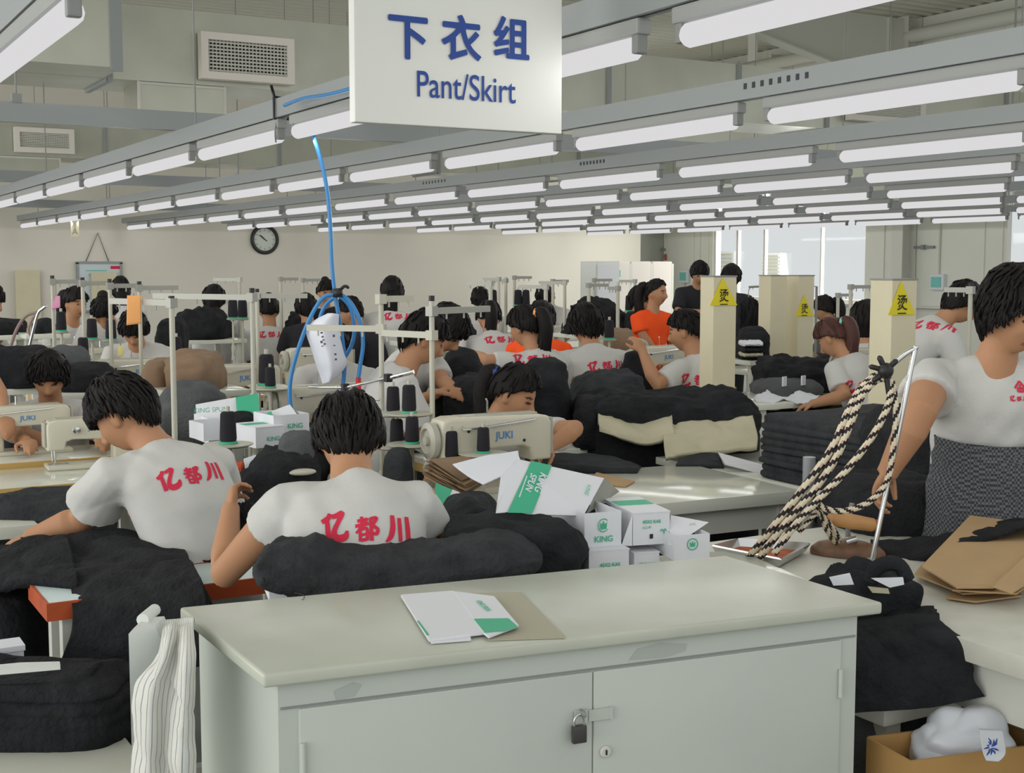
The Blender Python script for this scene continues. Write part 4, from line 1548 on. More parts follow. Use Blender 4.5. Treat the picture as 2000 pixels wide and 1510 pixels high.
stand('tall thread pole with long perforated beige arm to the left, left of centre', 492, 572, 6.0, [(300, 578, 6.3, None)])
stand('thread pole with beige arm at its top, between the orange tag and the brown cloth', 335, 588, 5.6, [(216, 588, 5.9, None)], r=.012)
stand('thread pole close beside the tall perforated-arm pole, arm to the right', 502, 572, 7.2, [(600, 578, 7.2, None)])
stand('thread pole carrying two long arms in front of the far standing woman, centre', 744, 592, 5.5, [(806, 583, 5.6, .0), (600, 640, 5.6, .0)])
stand('thread pole with dark-tipped top, arm to the right, before the profile man', 843, 588, 5.3, [(955, 603, 5.6, None), (742, 650, 5.5, .0)])
q = W(575, 588, 7.0)
for px, pyt, d, ax, ay, lab in ((102, 545, 8.2, 160, 550, 'first of the four linked thread poles at far left'), (161, 549, 8.0, 215, 553, 'second of the four linked thread poles at far left'),
                                (214, 552, 7.8, 272, 558, 'third of the four linked thread poles at far left'), (272, 557, 7.6, 348, 562, 'fourth of the four linked thread poles at far left'),
                                (468, 545, 11.5, 417, 546, 'far thread pole behind the back-turned worker at left'), (548, 542, 11.5, 582, 545, 'far thread pole right of the hair bun'), (592, 545, 12, 625, 547, 'far thread pole behind the hose, right of the bun'),
                                (958, 552, 9.5, 912, 554, 'thread pole before the lowered ponytail worker'), (974, 543, 12, 944, 545, 'far thread pole standing left of a twin pair'), (988, 541, 12.5, 962, 548, 'far thread pole, left one of a twin pair by the back wall'),
                                (1005, 538, 12.5, 1038, 542, 'far thread pole, right one of a twin pair by the back wall'), (1066, 556, 9.3, 1013, 560, 'thread pole rising behind the orange back'), (1080, 546, 12, 1110, 549, 'far thread pole behind the orange back'), (1103, 548, 11.5, 1053, 552, 'far thread pole with thin guides, right of the orange back'),
                                (1150, 556, 10.5, 1188, 557, 'thread pole before the white partition, leftmost'), (1161, 545, 12.5, 1195, 547, 'thread pole before the white partition, second'), (1207, 550, 10.2, 1188, 563, 'thread pole before the white partition, third'), (1240, 546, 13, 1210, 549, 'thread pole nearest the white partition corner'),
                                (1662, 556, 9.8, 1705, 560, 'thread pole left of the right post'), (1637, 573, 11.5, 1665, 576, 'short thread pole behind the reddish ponytail'), (1896, 561, 6.8, 1845, 566, 'thread pole rising before the bending worker at far right')):
    stand(lab, px, pyt, d, [(ax, ay, d + .1, None)], zb=0.0, r=.0115 if d < 9 else .015, cap=d < 9)

# ---- thread cones
CONE = None


def cone(px, py, d, h, label, group='black thread cones', white=False):
    """base centre at a pixel"""
    global CONE
    q = W(px, py, d)
    if CONE is None:
        t = CONE = thing('thread_cone', label, 'thread cone', q, 0, group)
        b = MB().lathe([(.0, .008), (.031, .008), (.034, .02), (.030, .118), (.024, .128), (.010, .13)], (0, 0, 0), 18)
        b.build('wound_thread', M_THREAD, t, smooth=40)
        b = MB().lathe([(.0, 0), (.038, 0), (.038, .006), (.030, .010), (.0, .010)], (0, 0, 0), 18)
        b.build('cone_base', M_GREEN, t, smooth=40)
        MB().tube([(0, 0, .125), (0, 0, .15)], .009, 8).build('cone_tip', M_POLE, t)
    else:
        t = dup(CONE, q, 0, label, group)
    k = h / .13
    t.scale = (k, k, k)
    return t


def tray(label, px, py, d, w=.22):
    q = W(px, py, d)
    t = thing('cone_tray', label, 'cone tray', (q.x, q.y, q.z))
    b = MB().lathe([(.0, -.012), (w * .36, -.012), (w * .45, -.004), (w * .45, 0), (0, 0)], (0, 0, 0), 20)
    b.build('dish', M_POLE, t, smooth=40)
    zz = [r_[4] for r_ in RECTS if r_[0] < q.x < r_[1] and r_[2] < q.y < r_[3]]
    zb = zz[0] if zz else 0.0
    MB().tube([(0, 0, -.012), (0, 0, zb - q.z)], .009, 8).build('stem', M_POLE, t)


for px, py, d, h, lab, tr in (
        (881, 896, 5.05, .11, 'black thread cone before the large cream machine, left', 1), (944, 884, 5.05, .10, 'black thread cone before the large cream machine, right', 1),
        (799, 806, 5.3, .115, 'black thread cone on the dish beneath the chrome rod, right', 1), (768, 806, 5.4, .11, 'black thread cone half hidden behind the front hair', 1),
        (805, 866, 5.2, .11, 'black thread cone low beside the centre pole, right', 1), (775, 870, 5.3, .11, 'black thread cone low beside the centre pole, left', 1),
        (446, 866, 5.2, .13, 'large black thread cone right of the left bowed worker', 1), (528, 757, 6.3, .10, 'black thread cone on green base at the hose, front', 1), (521, 752, 6.7, .16, 'tall black thread cone behind the hose, left', 0),
        (455, 622, 11.0, .16, 'black thread cone at far left table, left', 0), (474, 622, 11.2, .16, 'black thread cone at far left table, right', 0),
        (120, 647, 8.6, .13, 'black thread cone below the pink tag', 1), (180, 662, 8.3, .13, 'black thread cone on a tray, far left middle', 1), (217, 664, 8.2, .13, 'black thread cone behind the second far-left pole', 0), (345, 700, 7.2, .12, 'black thread cone beside the left pole with beige arm', 1),
        (163, 700, 8.0, .13, 'black thread cone lower in the far-left row', 0),
        (1012, 597, 12.4, .15, 'black thread cone on the far white machine, left', 0), (1027, 597, 12.4, .15, 'black thread cone on the far white machine, right', 0), (963, 597, 12.4, .15, 'black thread cone right of the far back-turned head', 0),
        (1190, 662, 9.6, .14, 'grey-black thread cone before the far cream machine', 0), (1229, 608, 12.2, .15, 'black thread cone behind the standing orange shirt', 0)):
    cone(px, py, d, h, lab)
    if tr or d > 6:
        tray('round dish under the ' + lab.replace('thread ', '').replace(' on a tray', ''), px, py + .5, d, .22 if d < 8 else .12)


# ================================================================== CLOTH, BOXES, SMALL THINGS
def onto(px, py, p0, n):
    r = ray(px, py)
    o = Vector((0, 0, CAMZ))
    return o + r * ((Vector(p0) - o).dot(n) / r.dot(n))


def one(mb, name, m, label, cat, group=None, smooth=True, kind=None):
    return tag(mb.build(name, m, smooth=smooth), label, cat, group, kind)


def roll_mb(pts, depth, seed=0, n=40, m=90, amp=.012, ax=None):
    P = [Vector((p[0], p[1], p[2])) for p in pts]
    D = [Vector((p[3], 0, 0)) for p in pts]
    rings = []
    for i in range(m + 1):
        u = i / m
        q, dd = crom(P, u), crom(D, u).x
        c = W(q.x, (q.y + q.z) / 2, dd)
        hh = max((q.z - q.y) / 2 / FPX * dd, .004)
        e = min(1, (min(u, 1 - u) * 9 + .02) ** .5)
        rg = []
        for k in range(n):
            a = 2 * PI * k / n
            cx, sx = math.cos(a), math.sin(a)
            v = c + (ax or FWD) * (math.copysign(abs(cx) ** .75, cx) * depth * e) + UP * (math.copysign(abs(sx) ** .8, sx) * hh * e)
            w = noise.noise(Vector((u * 9, cx * 2.2, sx * 2.2 + seed * 5.1))) + .8 * (abs(noise.noise(Vector((u * 5 + seed, cx * 5, sx * 6)))) - .3)
            g_ = noise.noise(Vector((u * 7 + cx * 1.5, cx * 3.5 + seed, sx * 3.5 - u * 5)))
            w += 1.1 * ((1 - abs(g_)) ** 5 - .3) + .35 * noise.noise(Vector((u * 30, cx * 7, sx * 7 + seed)))
            v += ((ax or FWD) * cx + UP * sx) * w * amp * e
            rg.append(v)
        rings.append(rg)
    return MB().rings(rings)


def heap_mb(pxl, pxr, yt, yb, d, depth, seed=0, layers=0, rough=.18, flat=.55, plan=.62, nu=64, nv=26, tilt=0.0, drop=True):
    a, b_ = W(pxl, yb, d), W(pxr, yb, d)
    c = (a + b_) / 2
    w = (b_ - a).length / 2
    zt = W((pxl + pxr) / 2, yt, d).z
    h = zt - c.z
    ex = (b_ - a).normalized()
    ey = UP.cross(ex).normalized()
    amp = rough * min(w, h * 1.5, .35)
    rings = []
    for j in range(nv + 1):
        th = (PI / 2) * min(max(j, .05), nv) / nv
        rr, zz = max(math.sin(th), 0) ** flat, max(math.cos(th), 0) ** flat
        rg = []
        for k in range(nu):
            q = 2 * PI * k / nu
            cx, sx = math.cos(q), math.sin(q)
            x = math.copysign(abs(cx) ** plan, cx) * rr
            y = math.copysign(abs(sx) ** plan, sx) * rr
            p = Vector((x * w, y * depth / 2, zz * h))
            nn = Vector((p.x * 5.2, p.y * 5.2, p.z * 7 + seed * 9.7))
            g_ = noise.noise(Vector((p.x * 4 + p.z * 5 + seed, p.y * 4 - p.z * 4, p.z * 3)))
            f = .7 * ((1 - abs(g_)) ** 6 - .25) + noise.noise(nn) + .55 * (abs(noise.noise(nn * 2.1)) - .25) * 2 + .35 * noise.noise(nn * 4.3)
            out = Vector((x, y, zz * .8)).normalized()
            p = p + out * (f * amp) * (.25 + .75 * min(1, zz * 3 + .3))
            if layers and rr > .6:
                lay = zz * layers
                jit = noise.noise(Vector((math.floor(lay) * 3.3, q * 1.3, seed)))
                g = abs((lay % 1.0) - .5) * 2
                p += Vector((x, y, 0)).normalized() * (jit * .016 - .012 * g ** 3)
            p.z = max(p.z + tilt * p.x, 0.0) if j < nv else 0.0
            rg.append(c + ex * p.x + ey * p.y + UP * p.z)
        rings.append(rg)
    zz = [r_[4] for r_ in globals().get('RECTS', ()) if r_[0] < c.x < r_[1] and r_[2] < c.y < r_[3] and r_[4] < c.z + .06]
    zs = max(zz) if zz else 0.0
    if c.z - zs > .015 and drop:           # cloth hangs on down to what carries it
        low = [Vector((v.x, v.y, zs + .002)) for v in rings[-1]]
        rings.append(low)
    rings.reverse()
    return MB().rings(rings)


def heap(label, pxl, pxr, yt, yb, d, depth, m=None, name='black_cloth_heap', cat='cloth heap', ground=True, **k):
    """a heap of cloth; it goes on down to whatever carries it"""
    c = (W(pxl, yb, d) + W(pxr, yb, d)) / 2
    if d > 5.2 and k.get('drop', True):
        zz = [r_[4] for r_ in RECTS if r_[0] < c.x < r_[1] and r_[2] < c.y < r_[3] and r_[4] < c.z + .08]
        hw = (W(pxr, yb, d) - W(pxl, yb, d)).length / 2 * .8
        near = [r_ for r_ in RECTS if r_[0] - hw < c.x < r_[1] + hw and r_[2] - depth / 2 < c.y < r_[3] + depth / 2 and r_[4] > c.z - .25]
        if not near and (not zz or c.z - max(zz) > .12):
            hw = (W(pxr, yb, d) - W(pxl, yb, d)).length / 2 * .8
            lb = 'white table carrying the ' + label
            table('work_table', ' '.join(lb.split()[:16]).rstrip(','), c.x - hw - .1, c.x + hw + .1, c.y - depth / 2 + .0, c.y + depth / 2, max(c.z, .3), trim=False)
    b = heap_mb(pxl, pxr, yt, yb, d, depth, **k)
    return one(b, name, m or M_CLOTH, label, cat)


def sheet_mb(rows, nu=40, nv=40, thick=.008, amp=.008, seed=0, freq=6.0):
    R = [[Vector(p) for p in r] for r in rows]
    G = []
    for j in range(nv + 1):
        col = []
        for i in range(nu + 1):
            u, v = i / nu, j / nv
            p = crom([crom(r, u) for r in R], v)
            col.append(p)
        G.append(col)
    N = [[None] * (nu + 1) for _ in range(nv + 1)]
    for j in range(nv + 1):
        for i in range(nu + 1):
            a = G[j][min(i + 1, nu)] - G[j][max(i - 1, 0)]
            b = G[min(j + 1, nv)][i] - G[max(j - 1, 0)][i]
            n = a.cross(b)
            N[j][i] = n.normalized() if n.length > 1e-9 else UP
    vs, bot = [], []
    for j in range(nv + 1):
        for i in range(nu + 1):
            p = G[j][i]
            q = Vector((p.x * freq, p.y * freq, p.z * freq + seed * 7.7))
            w = noise.noise(q) + .8 * (abs(noise.noise(q * 1.9)) - .25)
            if amp > .005:
                w += .9 * ((1 - abs(noise.noise(Vector((q.x + q.z, q.y - q.z * .6, q.z * .5 + 3))))) ** 6 - .25) + .3 * noise.noise(q * 4)
            p = p + N[j][i] * w * amp
            vs.append(p)
            bot.append(p + N[j][i] * thick)
    n1 = nu + 1
    fs = []
    o = len(vs)
    for j in range(nv):
        for i in range(nu):
            q = (j * n1 + i, j * n1 + i + 1, (j + 1) * n1 + i + 1, (j + 1) * n1 + i)
            fs += [q, tuple(o + t for t in reversed(q))]
    edge = [i for i in range(n1)] + [j * n1 + nu for j in range(1, nv + 1)] + [nv * n1 + i for i in range(nu - 1, -1, -1)] + [j * n1 for j in range(nv - 1, 0, -1)]
    for a, b in zip(edge, edge[1:] + edge[:1]):
        fs.append((b, a, o + a, o + b))
    return MB().add(vs + bot, fs)


def plate_mb(corners, thick=.004, up=None):
    c = [Vector(p) for p in corners]
    n = up or (c[1] - c[0]).cross(c[2] - c[0]).normalized()
    k = len(c)
    return MB().add(c + [p + n * thick for p in c], [tuple(range(k)), tuple(reversed(range(k, 2 * k)))] + [(i, (i + 1) % k, k + (i + 1) % k, k + i) for i in range(k)])


# ---- the locked cabinet in front
CE = Vector((1.282, -.183, 0)).normalized()
CN = Vector((0, 1, 0))
CW, CD = 1.295, .512
C0 = Vector((.7245, 2.108, 0))


def cq(u, v, z):
    return C0 + CE * u + CN * v + UP * z


def cslab(b, u0, u1, v0, v1, z0, z1, bev=0.0):
    vs = [cq(u, v, z) for z in (z0, z1) for u, v in ((u0, v0), (u1, v0), (u1, v1), (u0, v1))]
    fs = [(3, 2, 1, 0), (4, 5, 6, 7), (0, 1, 5, 4), (1, 2, 6, 5), (2, 3, 7, 6), (3, 0, 4, 7)]
    if bev:
        bm = bmesh.new()
        bv = [bm.verts.new(v) for v in vs]
        for f in fs:
            bm.faces.new([bv[i] for i in f])
        bmesh.ops.bevel(bm, geom=bm.edges[:], offset=bev, segments=3, affect='EDGES', profile=.5)
        bm.verts.index_update()
        b.add([v.co.copy() for v in bm.verts], [tuple(v.index for v in f.verts) for f in bm.faces])
        bm.free()
    else:
        b.add(vs, fs)
    return b


cab = thing('storage_cabinet', 'white painted two-door cabinet with padlock, front centre', 'cabinet', cq(CW / 2, CD / 2, 0))
cslab(MB(), 0, CW, 0, CD, .924, .95, .006).build('cabinet_top', M_CABTOP, cab, world=True, smooth=30)
OV = .032
b = cslab(MB(), OV, CW - .045, .022, CD - .02, 0, .924)
b.build('cabinet_body', M_CAB, cab, world=True)
fn = Vector((CE.y, -CE.x, 0))
fp = cq(0, .022, 0)
dl, dm, dr = [(onto(px, 1400, fp, fn) - C0).dot(CE) / (1.0) for px in (586, 1158, 1639)]
zt = .5 * (onto(586, 1383, fp, fn).z + onto(1639, 1250, fp, fn).z)
for u0, u1, nm in ((dl, dm - .0015, 'left'), (dm + .0015, dr, 'right')):
    o = cslab(MB(), u0, u1, .016, .024, .06, zt, .002).build('cabinet_door', M_CAB, cab, world=True, smooth=30)
    if nm == 'right':
        q = onto(1182, 1468, cq(0, .014, 0), fn)
        MB().lathe([(.0, 0), (.0115, 0), (.0115, .003), (.009, .005), (0, .005)], q - fn * .0, 20, axis=fn).build('key_lock', M_STEEL, o, world=True)
        MB().box(q + fn * .006, (.003, .002, .010), rz=math.atan2(CE.y, CE.x)).build('key_slot', M_BLACK, o, world=True)
    uu = u0 + .004 if nm == 'left' else u1 - .004
    for zz in (zt - .09, .2):
        MB().tube([cq(uu, .012, zz - .03), cq(uu, .012, zz + .03)], .005, 10).build('hinge', M_CAB, o, world=True)
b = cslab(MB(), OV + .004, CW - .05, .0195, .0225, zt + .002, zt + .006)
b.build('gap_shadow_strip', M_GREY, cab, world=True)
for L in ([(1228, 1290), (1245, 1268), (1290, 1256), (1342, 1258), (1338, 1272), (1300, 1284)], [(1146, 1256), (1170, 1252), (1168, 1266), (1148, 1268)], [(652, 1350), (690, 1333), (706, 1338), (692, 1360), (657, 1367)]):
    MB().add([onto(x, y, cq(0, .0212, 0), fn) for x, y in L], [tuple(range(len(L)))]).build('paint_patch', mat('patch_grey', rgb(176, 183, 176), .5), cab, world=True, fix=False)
# hasp and padlock
q = onto(1160, 1397, cq(0, .012, 0), fn)
hr = math.atan2(CE.y, CE.x)
b = MB().box(q + CE * .011, (.05, .003, .022), rz=hr)
b.box(q + CE * .036, (.006, .006, .024), rz=hr)
b.box(q - CE * .026, (.03, .003, .026), rz=hr)
b.build('hasp', M_CAB, cab, world=True)
st = onto(1137, 1392, cq(0, .006, 0), fn)
b = MB().tube(smoothpts([st + UP * .004 - fn * .005, st + fn * .01 + UP * .004, st + fn * .012 - UP * .004, st - fn * .004 - UP * .006], 8), .0025, 8)
b.build('staple', M_GREY, cab, world=True, smooth=True)
pl = onto(1131, 1430, cq(0, .0, 0), fn)
t = thing('padlock', 'small dark grey padlock with steel shackle hanging on the cabinet hasp', 'padlock', pl)
MB().box(pl - UP * .004, (.029, .012, .034), rz=hr, bev=.003).build('lock_body', mat('padlock_grey', rgb(74, 72, 72), .45, metal=.3), t, world=True, smooth=30)
sh_ = smoothpts([pl + UP * .010 - CE * .010, pl + UP * .026 - CE * .0095, pl + UP * .034 - CE * .002, pl + UP * .033 + CE * .005, pl + UP * .024 + CE * .0095, pl + UP * .010 + CE * .010], 16)
MB().tube(sh_, .0024, 8).build('shackle', M_CHROME, t, world=True, smooth=True)

ZT = .951
# folded white box flat on the cabinet and the grey board beneath it
kw = lambda L, z: [WZ(x, y, z) for x, y in L]
o = one(plate_mb(kw([(905, 1160), (1018, 1158), (1104, 1247), (955, 1252)], ZT), .002, UP), 'cardboard_sheet', mat('grey_board', rgb(176, 172, 152), .8), 'thin grey cardboard sheet lying on the cabinet under the folded white box', 'cardboard', smooth=False)
t = thing('folded_box', 'flattened white thread box with green bands lying on the cabinet top', 'flattened box', WZ(890, 1205, ZT))
P4 = kw([(783, 1166), (885, 1158), (945, 1240), (838, 1254)], ZT + .004)
P5 = kw([(885, 1158), (965, 1168), (1013, 1225), (955, 1247), (945, 1240)], ZT + .006)
plate_mb(P4, .005, UP).build('box_panel', M_CARD, t, world=True)
plate_mb(P5, .004, UP).build('box_panel', M_CARD, t, world=True)
plate_mb(kw([(840, 1253), (918, 1243), (920, 1252), (842, 1258)], ZT + .001), .004, UP).build('end_flap', M_CARD, t, world=True)
plate_mb(kw([(925, 1209), (993, 1208), (1012, 1225), (985, 1233), (947, 1236)], ZT + .0103), .0006, UP).build('green_band', M_GREEN, t, world=True)
plate_mb(kw([(814, 1213), (818, 1213), (838, 1240), (834, 1241)], ZT + .0093), .0006, UP).build('green_mark', M_GREEN, t, world=True)
e1 = (WZ(1000, 1200, ZT) - WZ(960, 1165, ZT)).normalized()
text_on('lettering', 'KING SPUN', .016, WZ(944, 1184, ZT + .0105), e1, UP.cross(e1), M_GREEN, t, bold=.0004)
one(MB().tube(smoothpts([WZ(x, y, ZT + .001) for x, y in ((575, 1158), (592, 1162), (594, 1168), (590, 1172))], 8), .0008, 4), 'loose_thread', M_BLACK, 'short dark loose thread lying on the cabinet near its back edge', 'thread')

# left of the cabinet: white upright board with the striped cloth over it
p = W(283, 1300, 2.42)
t = thing('upright_board', 'white upright board with rounded top beside the cabinet, left', 'board', (p.x, p.y, 0))
q0, q1 = W(257, 1225, 2.42), W(312, 1225, 2.46)
b = MB()
poly = [(0, 0), (.07, 0), (.07, .925), (.055, .96), (.012, .965), (0, .955)]
b.prism(poly, (q0.x - .006, q0.y, 0), (q1 - q0).normalized() * Vector((1, 1, 0)), UP, FWD, .07)
b.build('panel', M_WHITE, t, world=True)
q = W(283, 1210, 2.5)
MB().tube([(q.x - .012, q.y - .03, .968), (q.x + .03, q.y + .04, .966)], .012, 12).build('top_rail', M_WHITE, t, world=True, smooth=40)
m = mat('striped_cloth', rgb(216, 216, 212), .9, bump=.2, bscale=300)
nt = m.node_tree
tc = nt.nodes.new('ShaderNodeTexCoord')
sx = nt.nodes.new('ShaderNodeSeparateXYZ')
nt.links.new(tc.outputs['UV'], sx.inputs[0])
mu = nt.nodes.new('ShaderNodeMath')
mu.operation = 'MULTIPLY'
mu.inputs[1].default_value = 14
nt.links.new(sx.outputs[0], mu.inputs[0])
fr = nt.nodes.new('ShaderNodeMath')
fr.operation = 'FRACT'
nt.links.new(mu.outputs[0], fr.inputs[0])
lt = nt.nodes.new('ShaderNodeMath')
lt.operation = 'LESS_THAN'
lt.inputs[1].default_value = .13
nt.links.new(fr.outputs[0], lt.inputs[0])
mx = nt.nodes.new('ShaderNodeMix')
mx.data_type = 'RGBA'
mx.inputs[6].default_value = rgb(218, 217, 210)
mx.inputs[7].default_value = rgb(128, 142, 150)
nt.links.new(lt.outputs[0], mx.inputs['Factor'])
nt.links.new(mx.outputs[2], nt.nodes['Principled BSDF'].inputs['Base Color'])
rows = [[W(x, y, d) for x, y, d in r] for r in (
    [(322, 1212, 2.50), (338, 1211, 2.50), (352, 1210, 2.50), (366, 1208, 2.49), (378, 1206, 2.47)],
    [(316, 1242, 2.44), (332, 1236, 2.40), (348, 1238, 2.42), (364, 1244, 2.38), (379, 1246, 2.38)],
    [(300, 1292, 2.39), (320, 1284, 2.34), (342, 1284, 2.37), (362, 1286, 2.32), (380, 1280, 2.34)],
    [(264, 1340, 2.37), (296, 1350, 2.32), (328, 1350, 2.35), (358, 1352, 2.30), (380, 1350, 2.32)],
    [(256, 1440, 2.36), (290, 1450, 2.32), (322, 1450, 2.35), (352, 1452, 2.29), (381, 1450, 2.31)],
    [(252, 1580, 2.36), (288, 1580, 2.32), (320, 1580, 2.35), (350, 1580, 2.29), (383, 1580, 2.31)])]
b = sheet_mb(rows, 40, 48, .003, .006, 3, 9)
o = b.build('striped_cloth', m, smooth=True)
uv = o.data.uv_layers.new(name='UVMap')
n1 = 41
for lp_ in o.data.loops:
    uv.data[lp_.index].uv = (((lp_.vertex_index % (41 * 49)) % n1) / 40, ((lp_.vertex_index % (41 * 49)) // n1) / 48)
tag(o, 'white cloth with thin grey-blue stripes hanging beside the cabinet, left', 'striped cloth')

# ---- black cloth around the front workers
one(roll_mb([(500, 1088, 1118, 3.02), (530, 1064, 1138, 3.02), (600, 1053, 1158, 3.04), (655, 1064, 1162, 3.05), (740, 1068, 1162, 3.06), (800, 1064, 1160, 3.06), (890, 1052, 1150, 3.07), (980, 1040, 1138, 3.08), (1060, 1050, 1130, 3.10)], .13, 1, amp=.010),
    'black_cloth_roll', M_CLOTH2, 'long roll of black cloth lying behind the cabinet across the front worker', 'cloth roll')
heap('fuzzy-edged black cloth heap beside the stacked thread boxes, behind the cabinet', 868, 1134, 1006, 1122, 3.28, .30, seed=4, rough=.12, flat=.5, layers=0)
heap('charcoal cloth bunched up right of the front worker, left of the open box lid', 840, 1000, 955, 1095, 3.62, .3, M_CLOTH2, seed=7, rough=.2, flat=.9, plan=.9)
one(roll_mb([(444, 990, 1010, 3.66), (462, 984, 1050, 3.67), (505, 982, 1084, 3.68), (575, 984, 1086, 3.70), (640, 1000, 1080, 3.72)], .05, 6, amp=.01),
    'black_cloth_piece', M_CLOTH, 'black cloth held up in the left hand of the front worker', 'cloth')
one(sheet_mb([[W(372, 1078, 4.0), W(410, 1074, 4.0), W(450, 1066, 3.95)], [W(374, 1092, 3.9), W(412, 1096, 3.9), W(450, 1092, 3.88)]], 16, 8, .012, .006, 2), 'black_cloth_piece', M_CLOTH, 'dark strip of cloth lying on the pale table left of the raised hand', 'cloth')
rows = [[W(x, y, d) for x, y, d in r] for r in (
    [(40, 1050, 4.02), (110, 1042, 4.04), (182, 1032, 4.05), (251, 1032, 4.06), (306, 1049, 4.05), (352, 1062, 4.0)],
    [(95, 1080, 3.86), (160, 1072, 3.88), (215, 1066, 3.88), (275, 1066, 3.88), (330, 1078, 3.86), (366, 1084, 3.82)],
    [(130, 1120, 3.66), (190, 1112, 3.66), (240, 1108, 3.66), (300, 1106, 3.64), (350, 1106, 3.62), (380, 1108, 3.60)],
    [(140, 1170, 3.46), (198, 1165, 3.46), (250, 1160, 3.46), (310, 1156, 3.46), (362, 1150, 3.45), (396, 1140, 3.45)],
    [(138, 1230, 3.38), (200, 1230, 3.38), (255, 1230, 3.38), (315, 1230, 3.38), (370, 1226, 3.38), (408, 1215, 3.38)],
    [(112, 1304, 3.36), (180, 1306, 3.36), (250, 1306, 3.36), (320, 1306, 3.36), (375, 1304, 3.36), (415, 1300, 3.36)])]
one(sheet_mb(rows, 60, 60, .05, .012, 5, 6), 'black_cloth_pile', M_CLOTH, 'big black cloth pile draped over the red-edged table and hanging down, left', 'cloth pile')
rows = [[W(x, y, d) for x, y, d in r] for r in (
    [(-60, 1066, 4.0), (0, 1062, 4.0), (60, 1046, 4.02), (130, 1044, 4.0)],
    [(-60, 1100, 3.85), (0, 1094, 3.85), (60, 1082, 3.84), (140, 1078, 3.84)],
    [(-60, 1136, 3.72), (0, 1128, 3.70), (60, 1122, 3.66), (150, 1122, 3.62)],
    [(-70, 1170, 3.70), (-10, 1146, 3.66), (50, 1134, 3.62), (150, 1140, 3.56)])]
one(sheet_mb(rows, 40, 40, .03, .010, 9, 7), 'black_cloth_piece', M_CLOTH, 'black cloth spread over the left end of the red-edged table', 'cloth')
heap('black cloth hanging below the left end of the red-edged table', -60, 92, 1138, 1268, 3.88, .35, seed=12, rough=.1, flat=.4)
heap('dark grey cloth between the left white corner table and the red-edged table', -40, 215, 962, 1052, 4.75, .4, M_CLOTH2, seed=14, rough=.1, flat=.4)
heap('layered black cloth stack on the low bench at the lower left corner', -130, 268, 1312, 1452, 3.10, .32, seed=21, layers=6, rough=.08, flat=.32, plan=.45, tilt=-.03)
one(plate_mb(kw([(-40, 1312), (40, 1304), (117, 1302), (118, 1308), (-40, 1322)], .74), .012, UP), 'white_plank', M_WHITE, 'thin white plank lying on the lower left black stack', 'plank', smooth=False)
t = thing('small_box', 'small pale box standing on the white plank at the left edge', 'box', W(8, 1290, 3.3))
MB().box(W(8, 1284, 3.3), (.085, .08, .06)).build('box_body', M_CARD, t, world=True)
MB().box(W(8, 1262, 3.3), (.09, .085, .014)).build('box_lid', M_PAPER, t, world=True)


# ---- white and green thread boxes
def tbox(label, pxl, pxr, yb, d, h, depth, open_=False, rz=-.24, text=('KING', .5, .28, .016), emblem=False, band=None, name='thread_box', group=None):
    """box whose front face spans pxl..pxr with its bottom at yb"""
    a, c = W(pxl, yb, d), W(pxr, yb, d)
    w = (c - a).length / math.cos(YAW * .9 + rz) * .99
    ex = Matrix.Rotation(rz, 3, 'Z') @ EX
    ey = UP.cross(ex)
    o = Vector((a.x, a.y, a.z))
    t = thing(name, label, 'box', o + ex * w / 2 + ey * depth / 2, 0, group)
    P = lambda x, y, z: o + ex * x + ey * y + UP * z
    th = .002
    b = MB()
    R = Matrix.Rotation(rz, 4, 'Z')
    if open_:
        for cc, ss in ((P(w / 2, th, h / 2), (w, th, h)), (P(w / 2, depth, h / 2), (w, th, h)), (P(th, depth / 2, h / 2), (th, depth, h)), (P(w, depth / 2, h / 2), (th, depth, h)), (P(w / 2, depth / 2, th), (w, depth, th))):
            b.box(cc, ss, M=R)
    else:
        b.box(P(w / 2, depth / 2, h / 2), (w, depth, h), M=R)
    b.build('box_body', M_CARD, t, world=True)
    if not open_:
        MB().box(P(w / 2, depth / 2, h + .001), (w + .003, depth + .003, .003), M=R).build('box_lid', M_CARD, t, world=True)
        b = MB().box(P(w / 2, depth * .62, h + .0029), (w * .97, depth * .3, .001), M=R)
        b.build('green_band', M_GREEN, t, world=True)
    if text:
        text_on('lettering', text[0], text[3], P(w * text[1], -.0005, h * text[2]), ex, UP, M_GREEN, t, bold=.0004)
    if emblem:
        c = P(w * .52, -.001, h * .62)
        b = MB()
        n = 20
        ro, ri = h * .24, h * .20
        b.add([c + ex * (r * math.cos(2 * PI * k / n)) + UP * (r * math.sin(2 * PI * k / n)) for k in range(n) for r in (ro, ri)],
              [(2 * k, 2 * ((k + 1) % n), 2 * ((k + 1) % n) + 1, 2 * k + 1) for k in range(n)])
        b.add([c + ex * x * h + UP * z * h for x, z in ((-.10, -.10), (.10, -.10), (.12, .10), (.04, .02), (0, .15), (-.04, .02), (-.12, .10))], [tuple(range(7))])
        b.build('crown_emblem', M_GREEN, t, world=True, fix=False)
    return t, P, w


